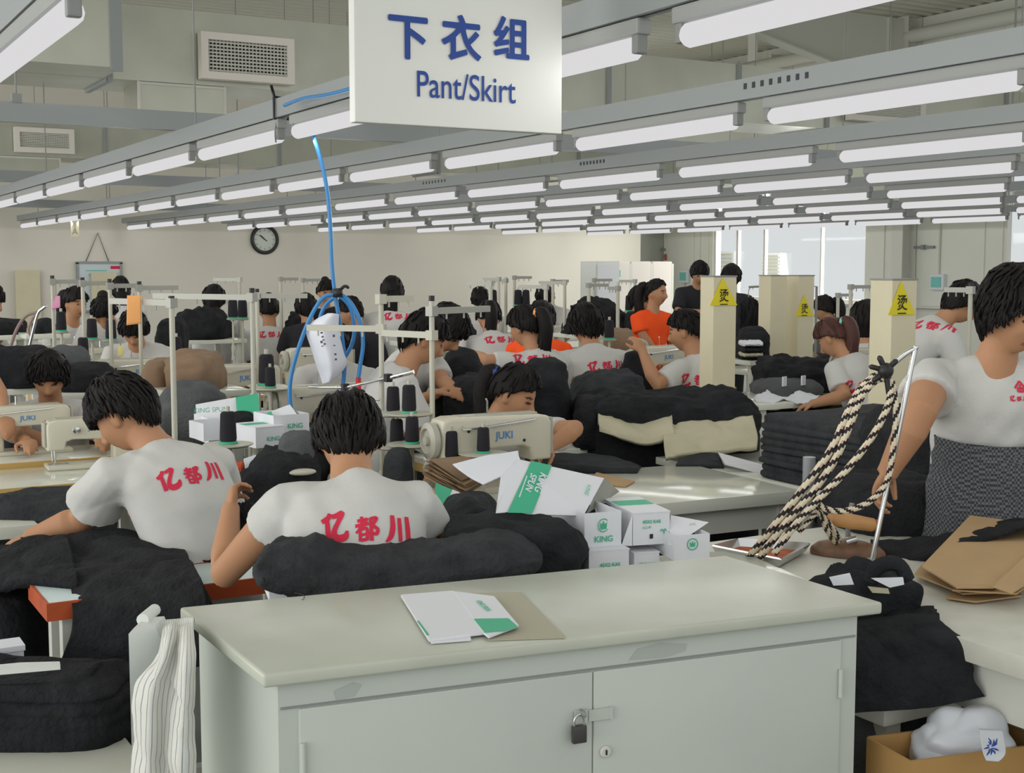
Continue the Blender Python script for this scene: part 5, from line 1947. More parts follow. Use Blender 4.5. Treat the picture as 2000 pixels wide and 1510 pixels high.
t, P, w = tbox('open white thread box with big raised lid and green band, right of black heap', 1141, 1217, 1071, 3.30, .090, .30, True, text=('KING', .52, .22, .022), group=None, rz=-.16)
c = P(w * .52, -.001, .056)
b = MB()
n = 24
b.add([c + EX * (r * math.cos(2 * PI * k / n)) + UP * (r * math.sin(2 * PI * k / n)) for k in range(n) for r in (.018, .0155)], [(2 * k, 2 * ((k + 1) % n), 2 * ((k + 1) % n) + 1, 2 * k + 1) for k in range(n)])
b.add([c + EX * x + UP * z for x, z in ((-.009, -.010), (.009, -.010), (.011, .008), (.004, .002), (0, .013), (-.004, .002), (-.011, .008))], [tuple(range(7))])
b.build('crown_emblem', M_GREEN, t, world=True, fix=False)
LA, LB, LC, LD = W(1008, 896, 3.42), W(1180, 934, 3.52), W(1140, 1007, 3.36), W(968, 1003, 3.26)
LE, LF = W(978, 966, 3.24), W(1132, 1010, 3.33)
lid = plate_mb([LA, LB, LC, LD], .003)
lo = lid.build('box_lid', M_CARD, t, world=True)
lerp = lambda a, b, u: a + (b - a) * u
nl = (LB - LA).cross(LD - LA).normalized()
if nl.dot(Vector((0, 0, CAMZ)) - LA) < 0:
    nl = -nl
offs = nl * .005
b = MB().add([lerp(LA, LB, .16) + offs, lerp(LA, LB, .39) + offs, lerp(LD, LC, .40) + offs, lerp(LD, LC, .12) + offs], [(0, 1, 2, 3)])
b.build('green_band', M_GREEN, t, world=True, fix=False)
dn = ((LD - LA)).normalized()
exx = dn
eyy = nl.cross(exx)
cc = lerp(lerp(LA, LB, .345), lerp(LD, LC, .345), .40) + nl * .0065
text_on('lettering', 'KING', .030, cc, exx, eyy, M_PAPER, t, bold=.0005)
cc = lerp(lerp(LA, LB, .245), lerp(LD, LC, .235), .42) + nl * .0065
text_on('lettering', 'SPUN', .026, cc, exx, eyy, M_PAPER, t, bold=.0005)
cc = lerp(lerp(LA, LB, .19), lerp(LD, LC, .16), .5) + nl * .0065
MB().add([cc - exx * .04 - eyy * .001, cc + exx * .04 - eyy * .001, cc + exx * .04 + eyy * .002, cc - exx * .04 + eyy * .002], [(0, 1, 2, 3)]).build('fine_print', M_PAPER, t, world=True, fix=False)
cc = lerp(lerp(LA, LB, .88), lerp(LD, LC, .90), .40) + nl * .0055
text_on('lettering', 'KING', .016, cc, exx, eyy, M_GREEN, t)
plate_mb([LA, W(978, 930, 3.36), W(968, 1003, 3.27)], .002).build('lid_flap', M_CARD, t, world=True)
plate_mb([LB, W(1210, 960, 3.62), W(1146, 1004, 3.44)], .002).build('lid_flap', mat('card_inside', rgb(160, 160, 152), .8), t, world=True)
heap('scrap of black cloth sticking out of the open thread box', 1144, 1204, 983, 1012, 3.52, .08, seed=33, rough=.2, drop=False)
t, P, w = tbox('closed white thread box with green print, on the top row right of the open box', 1236, 1312, 1066, 3.34, .084, .22, False, text=('45X2 KAS', .5, .72, .012))
text_on('lettering', 'NO.40/2', .010, P(w * .4, -.001, .046), EX, UP, M_GREEN, t)
text_on('lettering', '90', .020, P(w * .82, -.001, .032), EX, UP, M_GREEN, t, bold=.0006)
MB().box(P(w * .5, -.001, .022), (.010, .001, .012)).build('dark_mark', M_BLACK, t, world=True)
plate_mb([P(-.002, 0, .084), P(-.028, .01, .0), P(-.002, 0, .0)], .002).build('open_flap', M_CARD, t, world=True)
t, P, w = tbox('open white thread box at the right end of the row with a pointed flap', 1316, 1390, 1096, 3.30, .066, .18, True, text=None, emblem=True)
plate_mb([W(1310, 1006, 3.42), W(1384, 1020, 3.40), W(1322, 1062, 3.32), W(1306, 1066, 3.32)], .002).build('open_flap', M_CARD, t, world=True)
text_on('lettering', 'KING', .009, W(1352, 1024, 3.375), EX, UP, M_GREEN, t)
heap('dark cloth inside the right-end thread box', 1326, 1374, 1030, 1058, 3.45, .08, M_CLOTH2, seed=35, drop=False)
t, P, w = tbox('white thread box in the lower row under the open box, green left side', 1150, 1232, 1152, 3.26, .098, .2, False, text=('45X2 KAS', .52, .62, .013))
MB().box(P(-.002, .1, .049), (.002, .2, .098)).build('green_side', M_GREEN, t, world=True)
tbox('white thread box in the lower row, second from its left end', 1238, 1290, 1150, 3.33, .092, .2, False, text=('45X2 KAS', .5, .68, .011))
t, P, w = tbox('white thread box with green top under the left end of the long black cloth roll', 526, 640, 1175, 2.96, .052, .2, False, text=None)
# boxes in the middle distance, left
t, P, w = tbox('open white box with green lid end, left of the hose, half behind the thread poles', 408, 512, 868, 5.75, .115, .22, True, text=None, rz=0)
plate_mb([W(382, 790, 5.9), W(505, 768, 5.95), W(508, 812, 5.85), W(384, 838, 5.8)], .003).build('box_lid', M_CARD, t, world=True)
plate_mb([W(460, 776, 5.90), W(504, 768, 5.92), W(507, 808, 5.82), W(464, 818, 5.80)], .002).build('green_band', M_GREEN, t, world=True)
text_on('lettering', 'KING SPUN', .030, W(412, 801, 5.72), EX, UP, M_GREEN, t)
t, P, w = tbox('open white box with green edge leaning below the hose loop', 535, 600, 858, 5.5, .10, .2, True, text=('KING', .6, .5, .03), rz=.1)
plate_mb([W(522, 806, 5.7), W(566, 790, 5.75), W(582, 812, 5.62), W(532, 836, 5.55)], .003).build('box_lid', M_CARD, t, world=True)
plate_mb([W(522, 806, 5.66), W(530, 803, 5.67), W(540, 832, 5.51), W(532, 836, 5.5)], .002).build('green_band', M_GREEN, t, world=True)
tbox('white thread box under the leaning open box, left of the front hair', 500, 552, 876, 5.4, .085, .2, False, text=('KING', .6, .4, .026), rz=.15)
t, P, w = tbox('small open white box right of the left bowed worker head', 398, 452, 862, 5.55, .075, .16, True, text=None, rz=.1)
heap('dark cloth stuffed in the open boxes behind the thread pole', 448, 500, 806, 842, 5.8, .15, seed=41, drop=False)
t = thing('box_flap', 'green and white box flap lying right of the front worker shoulder', 'box flap', W(870, 970, 3.85))
sheet_mb([[W(852, 944, 3.9), W(884, 956, 3.9)], [W(842, 984, 3.8), W(868, 996, 3.8)]], 8, 8, .003, .001, 1).build('green_band', M_GREEN, t, world=True)
plate_mb([W(884, 956, 3.9), W(898, 962, 3.9), W(878, 1001, 3.8), W(867, 996, 3.8)], .003).build('white_edge', M_CARD, t, world=True)
# brown paper patterns and white sheets before the large machine
t = thing('paper_pattern_stack', 'loose stack of brown paper patterns before the large cream machine', 'paper stack', W(890, 955, 4.6))
rnd = random.Random(4)
for k in range(9):
    a = [(832 + rnd.uniform(-8, 8), 930 - k * 4), (900 + rnd.uniform(-8, 8), 900 - k * 1.0), (968 + rnd.uniform(-6, 6), 930 - k * 2), (905 + rnd.uniform(-8, 8), 972 - k * 4)]
    plate_mb([W(x, y, 4.75 if i in (0, 3) else 4.95) + Vector((0, 0, 0)) for i, (x, y) in enumerate(a)], .003, UP).build('paper_sheet', M_KRAFTD if k % 3 else M_KRAFT, t, world=True)
one(sheet_mb([[W(884, 906, 4.72), W(948, 890, 4.8), W(1012, 880, 4.9)], [W(912, 928, 4.62), W(965, 912, 4.7), W(1014, 892, 4.82)], [W(944, 946, 4.52), W(985, 926, 4.6), W(1018, 902, 4.74)]], 24, 20, .004, .003, 3), 'white_paper', M_PAPER, 'white papers lying on the brown paper patterns, left of the open box lid', 'paper')
one(plate_mb([WZ(x, y, .752) for x, y in ((1165, 925), (1240, 942), (1222, 952), (1150, 945))], .006, UP), 'kraft_board', M_KRAFT, 'tan cardboard pieces on the glossy table behind the raised box lid', 'cardboard', smooth=False)
# ---- middle ground cloth
one(sheet_mb([[W(1050, 888, 5.9), W(1120, 884, 6.0), W(1200, 890, 6.0), W(1254, 912, 5.8)], [W(1060, 904, 5.6), W(1120, 908, 5.6), W(1190, 914, 5.6), W(1245, 916, 5.6)]], 30, 12, .03, .006, 4), 'black_cloth_piece', M_CLOTH2, 'flat black cloth along the back of the glossy white table', 'cloth')
heap('big dark garment heap on the beige cloth, beyond the glossy white table', 1130, 1484, 764, 842, 6.55, .6, seed=51, rough=.16, flat=.45, plan=.5)
heap('black cloth falling at the left end of the beige cloth heap', 1118, 1176, 772, 868, 6.5, .4, seed=52, rough=.14, flat=.5)
rows = [[W(x, y, d) for x, y, d in r] for r in (
    [(1168, 800, 6.35), (1215, 812, 6.3), (1260, 822, 6.3), (1312, 806, 6.3)],
    [(1170, 824, 6.22), (1215, 842, 6.18), (1262, 850, 6.16), (1314, 830, 6.2)],
    [(1171, 843, 6.2), (1215, 855, 6.15), (1268, 866, 6.12), (1318, 846, 6.15)])]
one(sheet_mb(rows, 40, 20, .02, .01, 6), 'beige_cloth', M_BEIGE, 'beige cloth showing under the dark heap, left piece', 'cloth')
rows = [[W(x, y, d) for x, y, d in r] for r in (
    [(1300, 826, 6.25), (1350, 822, 6.25), (1410, 818, 6.25), (1470, 812, 6.25)],
    [(1296, 858, 6.1), (1350, 852, 6.1), (1420, 850, 6.1), (1480, 852, 6.1)],
    [(1300, 896, 6.0), (1350, 884, 6.0), (1425, 876, 6.0), (1478, 870, 6.0)])]
one(sheet_mb(rows, 40, 24, .02, .012, 8), 'beige_cloth', M_BEIGE, 'beige cloth hanging under the dark heap, right piece', 'cloth')
one(sheet_mb([[W(1330, 894, 5.9), W(1372, 884, 5.9), W(1402, 884, 5.9)], [W(1320, 908, 5.8), W(1368, 908, 5.8), W(1414, 910, 5.8)]], 16, 8, .02, .004, 2), 'black_cloth_piece', M_CLOTH2, 'small black cloth at the back corner of the glossy white table', 'cloth')
one(plate_mb([W(1402, 886, 5.95), W(1490, 910, 5.85), W(1494, 928, 5.7), W(1416, 908, 5.7)], .006, UP), 'white_board', M_CARD, 'white card board lying between the glossy table and the black stack', 'card', smooth=False)


def cloth_stack(label, x0, x1, y0, y1, z0, z1, layers, seed, m=None, rz=0, name='cloth_stack', rough=.012):
    nx, per = 1, []
    n = 72
    cx, cy = (x0 + x1) / 2, (y0 + y1) / 2
    rings = []
    nv = layers * 4
    for j in range(nv + 1):
        u = j / nv
        z = z0 + (z1 - z0) * u
        lay = math.floor(u * layers - 1e-6)
        g = abs(((u * layers) % 1.0) - .5) * 2
        rg = []
        for k in range(n):
            q = 2 * PI * k / n
            c, s = math.cos(q), math.sin(q)
            e = .22
            x, y = math.copysign(abs(c) ** e, c), math.copysign(abs(s) ** e, s)
            w = (x1 - x0) / 2 - .010 * g ** 3 + rough * 1.5 * noise.noise(Vector((lay * 1.7, x * 1.2, seed)))
            d = (y1 - y0) / 2 - .010 * g ** 3 + rough * 1.5 * noise.noise(Vector((lay * 2.3, y * 1.2, seed + 9)))
            p = Vector((x * w, y * d, 0))
            p = Matrix.Rotation(rz, 3, 'Z') @ p
            rg.append(Vector((cx + p.x, cy + p.y, z + .022 * noise.noise(Vector((p.x * 3, p.y * 3, seed + lay * .15))) * (.3 + u))))
        rings.append(rg)
    top = rings[-1]
    for f in (.75, .5, .25, .02):
        rings.append([Vector((cx + (v.x - cx) * f, cy + (v.y - cy) * f, v.z * 1.0 + .02 * (1 - f) + .014 * noise.noise(Vector((v.x * 3 * f, v.y * 3 * f, seed))))) for v in top])
    b = MB().rings(rings)
    return one(b, name, m or M_CLOTH, label, 'cloth stack', smooth=40)


cloth_stack('tall layered black cloth stack on the white table, right of centre', 3.70, 4.60, 3.50, 4.34, .74, 1.01, 9, 3, M_CLOTH2)
heap('slope of black cloth on the right side of the tall stack, by the hanging cords', 1700, 1880, 800, 985, 4.75, .8, seed=61, rough=.12)
heap('black cloth lying under the right-hand person hand, behind the iron', 1610, 1870, 925, 1062, 4.15, .5, seed=62, rough=.12, flat=.5)
heap('black garment heap on the writing person table, left of the ponytail', 1474, 1642, 698, 760, 8.7, .7, seed=63, rough=.15)
heap('flat grey-black garment under the black heap on the writing table', 1470, 1600, 738, 772, 8.4, .5, M_CLOTHG, seed=64, rough=.1)
heap('small black garment at the right side of the heap on the writing table', 1590, 1652, 694, 745, 8.9, .4, seed=65)
for k, (L, lab) in enumerate((([(1470, 778), (1498, 760), (1540, 778), (1500, 790)], 'crumpled white paper on the writing table, left'), ([(1528, 778), (1560, 765), (1606, 772), (1570, 788)], 'white paper on the writing table beside the writing hand'), ([(1492, 792), (1540, 784), (1560, 794), (1505, 800)], 'yellowish paper strip at the near edge of the writing table'))):
    one(sheet_mb([[W(*L[0], 7.9), W(*L[1], 8.1)], [W(*L[3], 7.7), W(*L[2], 7.9)]], 14, 14, .006, .015, k, 8), 'loose_paper', M_PAPER if k < 2 else M_BEIGE, lab, 'paper')
for k, (px, py) in enumerate(((1532, 745), (1569, 743))):
    p = W(px, py, 8.15)
    one(MB().box(p, (.05, .01, .06), rz=.4), 'white_tag', M_PAPER, ('white tag on the grey-black garment, left one', 'white tag on the grey-black garment, right one')[k], 'tag', smooth=False)
# cloth heaps in the rows
for lab, a, b_, yt, yb, d, dep, m_, sd, fl in (
        ('black garment heap before the head-bowed worker, centre', 852, 948, 684, 800, 7.0, .5, None, 71, .7),
        ('black garments hanging off the table behind the large machine', 868, 1010, 732, 812, 6.4, .4, None, 72, .7),
        ('black garment heap right of the ponytailed operator head', 1000, 1118, 706, 830, 6.7, .5, None, 73, .6),
        ('grey-black garments before the back-turned worker', 1112, 1256, 726, 812, 7.2, .5, M_CLOTH2, 74, .5),
        ('black garment hanging from the hands before the nearest beige post', 1206, 1276, 684, 768, 7.95, .2, None, 75, .9),
        ('long black heap on the far table left of the lowered ponytail', 806, 928, 614, 668, 9.8, .7, None, 76, .7),
        ('dark heap on the far table behind the hose coil', 560, 720, 606, 664, 12.2, .6, None, 77, .5),
        ('black cloth pile on the far left white table', 338, 448, 606, 660, 11.4, .7, None, 78, .7),
        ('dark garment hanging at the corner of the far left white table', 310, 362, 622, 684, 9.4, .35, None, 79, .5),
        ('brown cloth bundle behind the thread poles, left', 336, 438, 687, 757, 6.9, .45, M_TAN, 80, .38),
        ('flat brown cloth left of the brown bundle', 288, 342, 698, 748, 7.1, .4, M_TAN, 81, .6),
        ('grey cloth on the table below the brown bundle', 318, 432, 746, 800, 6.4, .4, M_CLOTHG, 82, .8),
        ('black cloth heap behind the left bowed person, left part', -50, 108, 678, 752, 7.5, .5, None, 83, .5),
        ('grey cloth mound behind the left bowed person', 96, 166, 676, 730, 7.8, .4, M_CLOTHG, 84, .6),
        ('black cloth roll right of the left bowed person head', 124, 216, 710, 760, 7.2, .4, None, 85, .45),
        ('dark cloth at the left edge far table', -30, 40, 622, 652, 9.2, .4, None, 86, .6),
        ('small dark cloth behind the cord stand, far left', 70, 102, 622, 650, 9.0, .3, None, 87, .7),
        ('black wedge-shaped garment heap before the white partition', 1098, 1232, 577, 650, 11.6, .6, None, 88, 1.3),
        ('dark jacket pile left of the twin posts', 1440, 1500, 640, 700, 9.8, .4, None, 89, .5),
        ('black cloth under the centre thread cones, right of the front hair', 752, 806, 876, 950, 5.05, .25, M_CLOTH2, 90, .5),
        ('black garment mound behind the front worker shoulder', 470, 620, 874, 960, 5.0, .5, M_CLOTH, 91, .75),
        ('grey knit-like cloth mound left of the front hair', 552, 610, 842, 900, 5.1, .3, M_CLOTHG, 92, .6),
        ('brown bundle right of the far cream machine', 1180, 1236, 644, 682, 9.9, .4, M_TAN, 93, .5),
        ('dark garment between the far machine and the standing orange shirt', 1218, 1256, 608, 660, 11.4, .3, None, 94, .6)):
    heap(lab, a, b_, yt, yb, d, dep, m_, seed=sd, flat=fl, rough=.16, nu=48, nv=18)
o = one(heap_mb(884, 912, 640, 664, 9.4, .3, seed=95, rough=.25), 'plastic_bag', mat('clear_plastic', rgb(214, 218, 222), .2), 'crumpled pale plastic bag left of the cream machine, centre back', 'bag')
# hanging jackets
p = W(1462, 580, 10.6)
t = thing('hanging_jacket', 'dark jacket on a hanger right of the nearest beige post', 'jacket', p)
roll_mb([(1440, 596, 640, 10.6), (1455, 582, 668, 10.6), (1470, 584, 672, 10.6), (1484, 598, 650, 10.6)], .07, 96, amp=.02).build('jacket_body', M_CLOTH, t, world=True, smooth=True)
b = MB().tube(smoothpts([p + UP * .0, p + UP * .05, p + UP * .08 + RGT * .02, p + UP * .06 + RGT * .04], 8), .004, 6)
b.build('hanger_hook', M_CHROME, t, world=True)
MB().tube([p + UP * 0.08, p + UP * .085 + RGT * .1, p + UP * .085 + RGT * .5, p + UP * .085 + RGT * .55, (p.x + RGT.x * .55, p.y + RGT.y * .55, 0)], .010, 6).build('rail', M_GREY, t, world=True)
p = W(1464, 672, 9.6)
t = thing('folded_garments', 'folded pale and dark garments left of the twin posts', 'garments', p)
for k, (yt_, yb_, m_) in enumerate(((664, 676, M_CARD), (676, 688, M_CLOTH), (686, 696, M_BEIGE))):
    roll_mb([(1446, yt_ + 2, yb_, 9.6), (1465, yt_, yb_, 9.6), (1486, yt_, yb_, 9.6)], .15, 97 + k, amp=.004).build('folded_layer', m_, t, world=True, smooth=True)


# ---- beige posts with warning triangles
def post(label, pxl, pxr, yt, d, wx, wy, tri=None, zb=.0):
    c = W((pxl + pxr) / 2, yt, d)
    t = thing('beige_post', label, 'post', (c.x, c.y, zb))
    b = MB().box((c.x, c.y, (c.z + zb) / 2), (wx, wy, c.z - zb), bev=.004)
    b.build('casing', M_POST, t, world=True)
    MB().box((c.x, c.y, c.z + .004), (wx + .006, wy + .006, .008)).build('top_edge', M_GREY, t, world=True)
    if tri:
        n = Vector((0, -1, 0))
        pl = Vector((c.x, c.y - wy / 2 - .003, 0))
        A, B_, C_ = [onto(x, y, pl, n) for x, y in tri]
        B_.z = C_.z = (B_.z + C_.z) / 2
        b = plate_mb([A, B_, C_], .002)
        b.build('warning_triangle', M_WARN, t, world=True)
        hgt = A.z - B_.z
        q = Vector(((B_.x + C_.x) / 2, pl.y - .003, B_.z + hgt * .33))
        text_on('lettering', '烫', hgt * .48, q, EX, UP, M_DARK, t, bold=.0012, sx=.9)
        MB().box((q.x, pl.y - .003, B_.z + hgt * .045), (hgt * .34, .002, hgt * .035)).build('small_print', M_DARK, t, world=True)
    return t


post('nearest beige post with large yellow warning triangle, centre right', 1370, 1437, 541, 7.45, .165, .12, [(1411, 542), (1386, 597), (1440, 597)])
post('plain beige post, left one of the twin posts', 1485, 1535, 539, 10.2, .165, .14)
post('beige post with small yellow triangle, right one of the twin posts', 1539, 1588, 539, 10.4, .165, .14, [(1570, 576), (1553, 618), (1588, 618)])
post('tall beige post with yellow triangle beside the reddish ponytail, right', 1706, 1786, 547, 6.3, .165, .14, [(1760, 549), (1734, 615), (1787, 615)])

# ---- blue air hose, tie and hanging papers
HD = 5.9
t = thing('blue_hose', 'bright blue air hose dropping from the light rail and coiled at centre left', 'hose', W(655, 575, HD))
pts = [(690, 172, 5.05), (640, 185, 5.3), (590, 193, 5.6), (556, 206, 5.85)]
MB().tube(smoothpts([W(*p) for p in pts], 20), .008, 8).build('hose_run', M_BLUE, t, world=True, smooth=True)
main = [(600, 240), (613, 268), (626, 312), (637, 360), (643, 410), (646, 460), (648, 510), (652, 555), (660, 610), (669, 665), (673, 715), (668, 765), (660, 810)]
MB().tube(smoothpts([W(x, y, HD) for x, y in main], 60), .0095, 10).build('hose_drop', M_BLUE, t, world=True, smooth=True)
loops = ([(657, 575), (630, 583), (604, 625), (580, 690), (567, 745), (568, 795), (585, 828), (612, 842)], [(660, 572), (684, 590), (704, 630), (709, 672), (704, 710), (700, 738)], [(655, 580), (636, 596), (624, 625), (618, 665), (622, 705), (634, 735)], [(664, 578), (684, 600), (692, 640), (688, 670), (676, 694), (664, 710)])
for k, L in enumerate(loops):
    MB().tube(smoothpts([W(x, y, HD - .02 - .012 * k + (.16 if k >= 2 else 0)) for x, y in L], 40), .0095, 10).build('hose_loop', M_BLUE, t, world=True, smooth=True)
e = W(700, 738, HD - .03)
MB().tube([e, e - UP * .07], .012, 10).build('red_nozzle', M_REDP, t, world=True)
b = MB()
c = W(660, 572, HD - .04)
b.tube([c - RGT * .02, c + RGT * .02], .022, 10)
b.tube(smoothpts([c, c + RGT * .03 + UP * .03, c + RGT * .05 + UP * .02], 6), [.008] * 6 + [.004], 6)
b.build('black_tie', M_BLACK, t, world=True, smooth=True)
t = thing('cable_tie', 'black tape tied round the light rail left of the sign', 'tie', W(549, 225, 5.92))
c = WX(549, 228, 2.15)
b = MB()
b.tube([(c.x - .034, c.y, 2.425), (c.x + .034, c.y, 2.425), (c.x + .034, c.y, 2.325), (c.x - .034, c.y, 2.325), (c.x - .034, c.y, 2.425)], .006, 6)
b.build('band', M_BLACK, t, world=True)
b = MB().tube(smoothpts([(c.x - .03, c.y, 2.425), (c.x - .03, c.y + .02, 2.45), (c.x - .045, c.y, 2.475)], 6), .007, 6)
b.build('knot', M_BLACK, t, world=True)
MB().tube(smoothpts([(c.x - .02, c.y, 2.325), (c.x - .03, c.y, 2.27), (c.x - .02, c.y + .02, 2.22)], 6), .004, 6).build('loose_end', M_GREY, t, world=True)
t = thing('hanging_paper', 'curved white paper sheets hung inside the blue hose coil', 'paper', W(645, 620, HD))
rows = [[W(x, y, d) for x, y, d in r] for r in ([(640, 612, 5.86), (650, 612, 5.84), (662, 614, 5.86)], [(600, 640, 5.9), (630, 640, 5.8), (662, 650, 5.86)], [(610, 690, 5.9), (640, 692, 5.78), (672, 690, 5.86)], [(624, 730, 5.92), (648, 726, 5.8), (678, 708, 5.88)], [(630, 750, 5.92), (645, 745, 5.84), (668, 728, 5.9)])]
sheet_mb(rows, 24, 30, .003, .004, 2).build('paper_sheet', M_PAPER, t, world=True, smooth=True)
b = MB()
rnd = random.Random(9)
for (x, y) in ((628, 650), (630, 658), (632, 664), (628, 668), (630, 676), (634, 672), (652, 656), (653, 675), (655, 692), (656, 702), (634, 646)):
    b.box(W(x, y, 5.765), (.010, .002, .004 + .008 * rnd.random()))
b.build('handwriting', mat('ink', rgb(96, 98, 112), .8), t, world=True)
# chrome rod across the poles
t = thing('thread_guide_rod', 'thin chrome guide rod with joints crossing behind the front hair', 'rod', W(758, 738, 5.45))
b = MB().tube([W(603, 756, 5.6), W(674, 757, 5.55), W(760, 738, 5.45)], .006, 8)
b.build('rod', M_CHROME, t, world=True, smooth=True)
MB().tube([W(757, 739, 5.45), W(808, 726, 5.42)], .009, 8).build('rod_end', M_CHROME, t, world=True)
for x, y, d in ((674, 757, 5.55), (758, 738, 5.45)):
    MB().box(W(x, y, d), (.03, .03, .035), bev=.004).build('joint', M_BLACK, t, world=True)
MB().tube([W(674, 757, 5.55), W(700, 774, 5.5), W(740, 782, 5.45)], .004, 6).build('side_rod', M_CHROME, t, world=True)
MB().tube([W(758, 738, 5.45), W(746, 738, 5.5)], .012, 8).build('pole_clamp', M_GREY, t, world=True)
# tags
for px, py, w, h, d, m_, lab in ((262, 606, 26, 58, 5.72, M_TAGO, 'orange paper tag hanging from the far left thread pole'), (110, 591, 15, 26, 8.2, M_TAGP, 'pink tag hanging on the first far left pole'), (236, 686, 10, 22, 8.12, M_TAGY, 'pale yellow tag hanging on the far left machine')):
    p = W(px, py, d)
    k = d / FPX
    t = thing('paper_tag', lab, 'tag', p)
    sheet_mb([[p + RGT * (-w / 2 * k) + UP * h / 2 * k, p + RGT * w / 2 * k + UP * h / 2 * k], [p + RGT * (-w / 2 * k) - UP * h / 2 * k - FWD * .02, p + RGT * (w / 2 * k) - UP * (h / 2 - 3) * k]], 8, 8, .006, .004, px).build('tag_paper', m_, t, world=True, smooth=True)
    MB().tube([p + UP * h / 2 * k, p + UP * (h / 2 + (30 if px == 110 else 4)) * k], .003, 5).build('tag_string', M_GREY, t, world=True)
p = W(590, 922, 4.82)
o = one(MB().ell(p, (.055, .04, .012)), 'oval_dish', M_POLE, 'pale oval dish left of the front worker neck', 'dish')
p = W(466, 914, 4.9)
o = one(roll_mb([(452, 908, 922, 4.9), (464, 903, 926, 4.9), (476, 904, 924, 4.9)], .03, 3, amp=.004), 'orange_bundle', mat('orange_paper', rgb(206, 84, 46), .7), 'small orange bundle right of the left bowed worker shoulder', 'bundle')
one(plate_mb([W(476, 896, 4.95), W(500, 888, 5.0), W(502, 922, 4.9), W(480, 926, 4.85)], .004), 'white_paper', M_PAPER, 'small white paper beside the orange bundle', 'paper', smooth=False)


# ---- lower right: iron, cords, tray, boards, black pile, carton
def braid(pts, r, name, parent, n=150, phase=0):
    P = smoothpts(pts, n)
    b = MB()
    b.tube(P, r, 10)
    ns = 10
    b.m = []
    for i in range(n):
        for k in range(ns):
            s = 1 if (i // 2 + k + phase) % 5 < 2 else 0
            b.m.append(1 if s else (2 if (i // 2 + k + phase) % 5 == 2 and i % 4 < 2 else 0))
    b.m += [0, 0]
    return b.build(name, [mat('cord_cream', rgb(214, 204, 178), .85), mat('cord_black', rgb(34, 30, 34), .85), mat('cord_pink', rgb(196, 160, 146), .85)], parent, world=True, smooth=40)


RD = 3.52
base = WZ(1700, 1112, .83)
t = thing('cord_stand', 'bent chrome rod standing on the ironing table, braided cords hung from it', 'cord stand', base)
top = W(1787, 682, 3.5)
b = MB().tube(smoothpts([base, base * .5 + top * .5, top - (top - base).normalized() * .02, top, W(1768, 692, 3.5), W(1742, 713, 3.5)], 40), .0072, 10)
b.build('rod', M_CHROME, t, world=True, smooth=True)
MB().lathe([(.035, 0), (.035, .006), (.012, .012), (.010, .03)], base, 16).build('foot', M_GREY, t, world=True)
t = thing('braided_cord', 'black and cream braided iron cord looped from the bent chrome rod', 'cord', W(1600, 980, RD))
braid([W(x, y, d) for x, y, d in ((1462, 1090, 3.55), (1502, 1040, 3.52), (1560, 966, 3.5), (1622, 880, 3.5), (1655, 808, 3.5), (1676, 768, 3.5), (1704, 738, 3.5), (1728, 726, 3.5))], .0105, 'cord_strand', t)
braid([W(x, y, d) for x, y, d in ((1484, 1090, 3.52), (1530, 1028, 3.5), (1588, 960, 3.49), (1634, 892, 3.49), (1662, 824, 3.49), (1684, 772, 3.49), (1712, 742, 3.49), (1734, 740, 3.49))], .0105, 'cord_strand', t, phase=1)
braid([W(x, y, d) for x, y, d in ((1512, 1082, 3.48), (1556, 1022, 3.47), (1602, 972, 3.46), (1650, 922, 3.46), (1700, 858, 3.46), (1732, 798, 3.47), (1740, 758, 3.48), (1730, 728, 3.5))], .0095, 'cord_strand', t, phase=2)
braid([W(x, y, d) for x, y, d in ((1588, 968, 3.5), (1608, 992, 3.48), (1650, 998, 3.47), (1698, 980, 3.46), (1732, 940, 3.46), (1744, 880, 3.46), (1750, 800, 3.47), (1742, 745, 3.49))], .0085, 'cord_strand', t, phase=3)
braid([W(x, y, d) for x, y, d in ((1592, 976, 3.5), (1606, 1008, 3.52), (1616, 1036, 3.56), (1632, 1058, 3.62), (1650, 1062, 3.66))], .0085, 'cord_strand', t, n=60)
braid([W(x, y, d) for x, y, d in ((1560, 1040, 3.5), (1585, 1012, 3.5), (1596, 1000, 3.5), (1618, 1020, 3.54), (1640, 1052, 3.6))], .007, 'cord_strand', t, n=60)
b = MB()
c = W(1730, 724, 3.48)
b.ell(c, (.022, .02, .022))
for dx, dz in ((-.045, .012), (-.035, -.03), (.03, .03), (.012, -.07), (-.02, .04)):
    b.tube(smoothpts([c, c + RGT * dx * .6 + UP * dz * .6, c + RGT * dx + UP * dz], 5), [.008] * 5 + [.003], 6)
b.build('black_tie', M_BLACK, t, world=True, smooth=True)

q = WZ(1655, 1085, .83)
t = thing('hand_iron', 'old flat iron with wooden handle standing on the ironing table', 'iron', q)
ang = -.9
R2 = Matrix.Rotation(ang, 3, 'Z')
b = MB()
rings = []
for z, k in ((.002, 1.0), (.012, 1.0), (.02, .97), (.034, .80), (.042, .5)):
    rg = []
    for i in range(32):
        a = 2 * PI * i / 32
        x = math.cos(a) * .105 * k
        y = math.sin(a) * .052 * k * (1 if x < 0 else (1 - (x / .105) ** 2 * .75))
        v = R2 @ Vector((x, y, 0))
        rg.append(q + Vector((v.x, v.y, z)))
    rings.append(rg)
b.rings(rings)
b.build('sole_plate', mat('iron_brown', rgb(112, 82, 60), .5, var=.3, vscale=30), t, world=True, smooth=40)
MB().tube([q + UP * .03, q + UP * .10 + RGT * .0, q + UP * .15 + RGT * .01], .007, 8).build('bracket', M_GREY, t, world=True)
MB().tube([W(1672, 1052, 3.62), W(1652, 1058, 3.62)], .012, 10).build('steam_fitting', M_CHROME, t, world=True, smooth=40)
a, c = W(1618, 1012, 3.58), W(1708, 1026, 3.6)
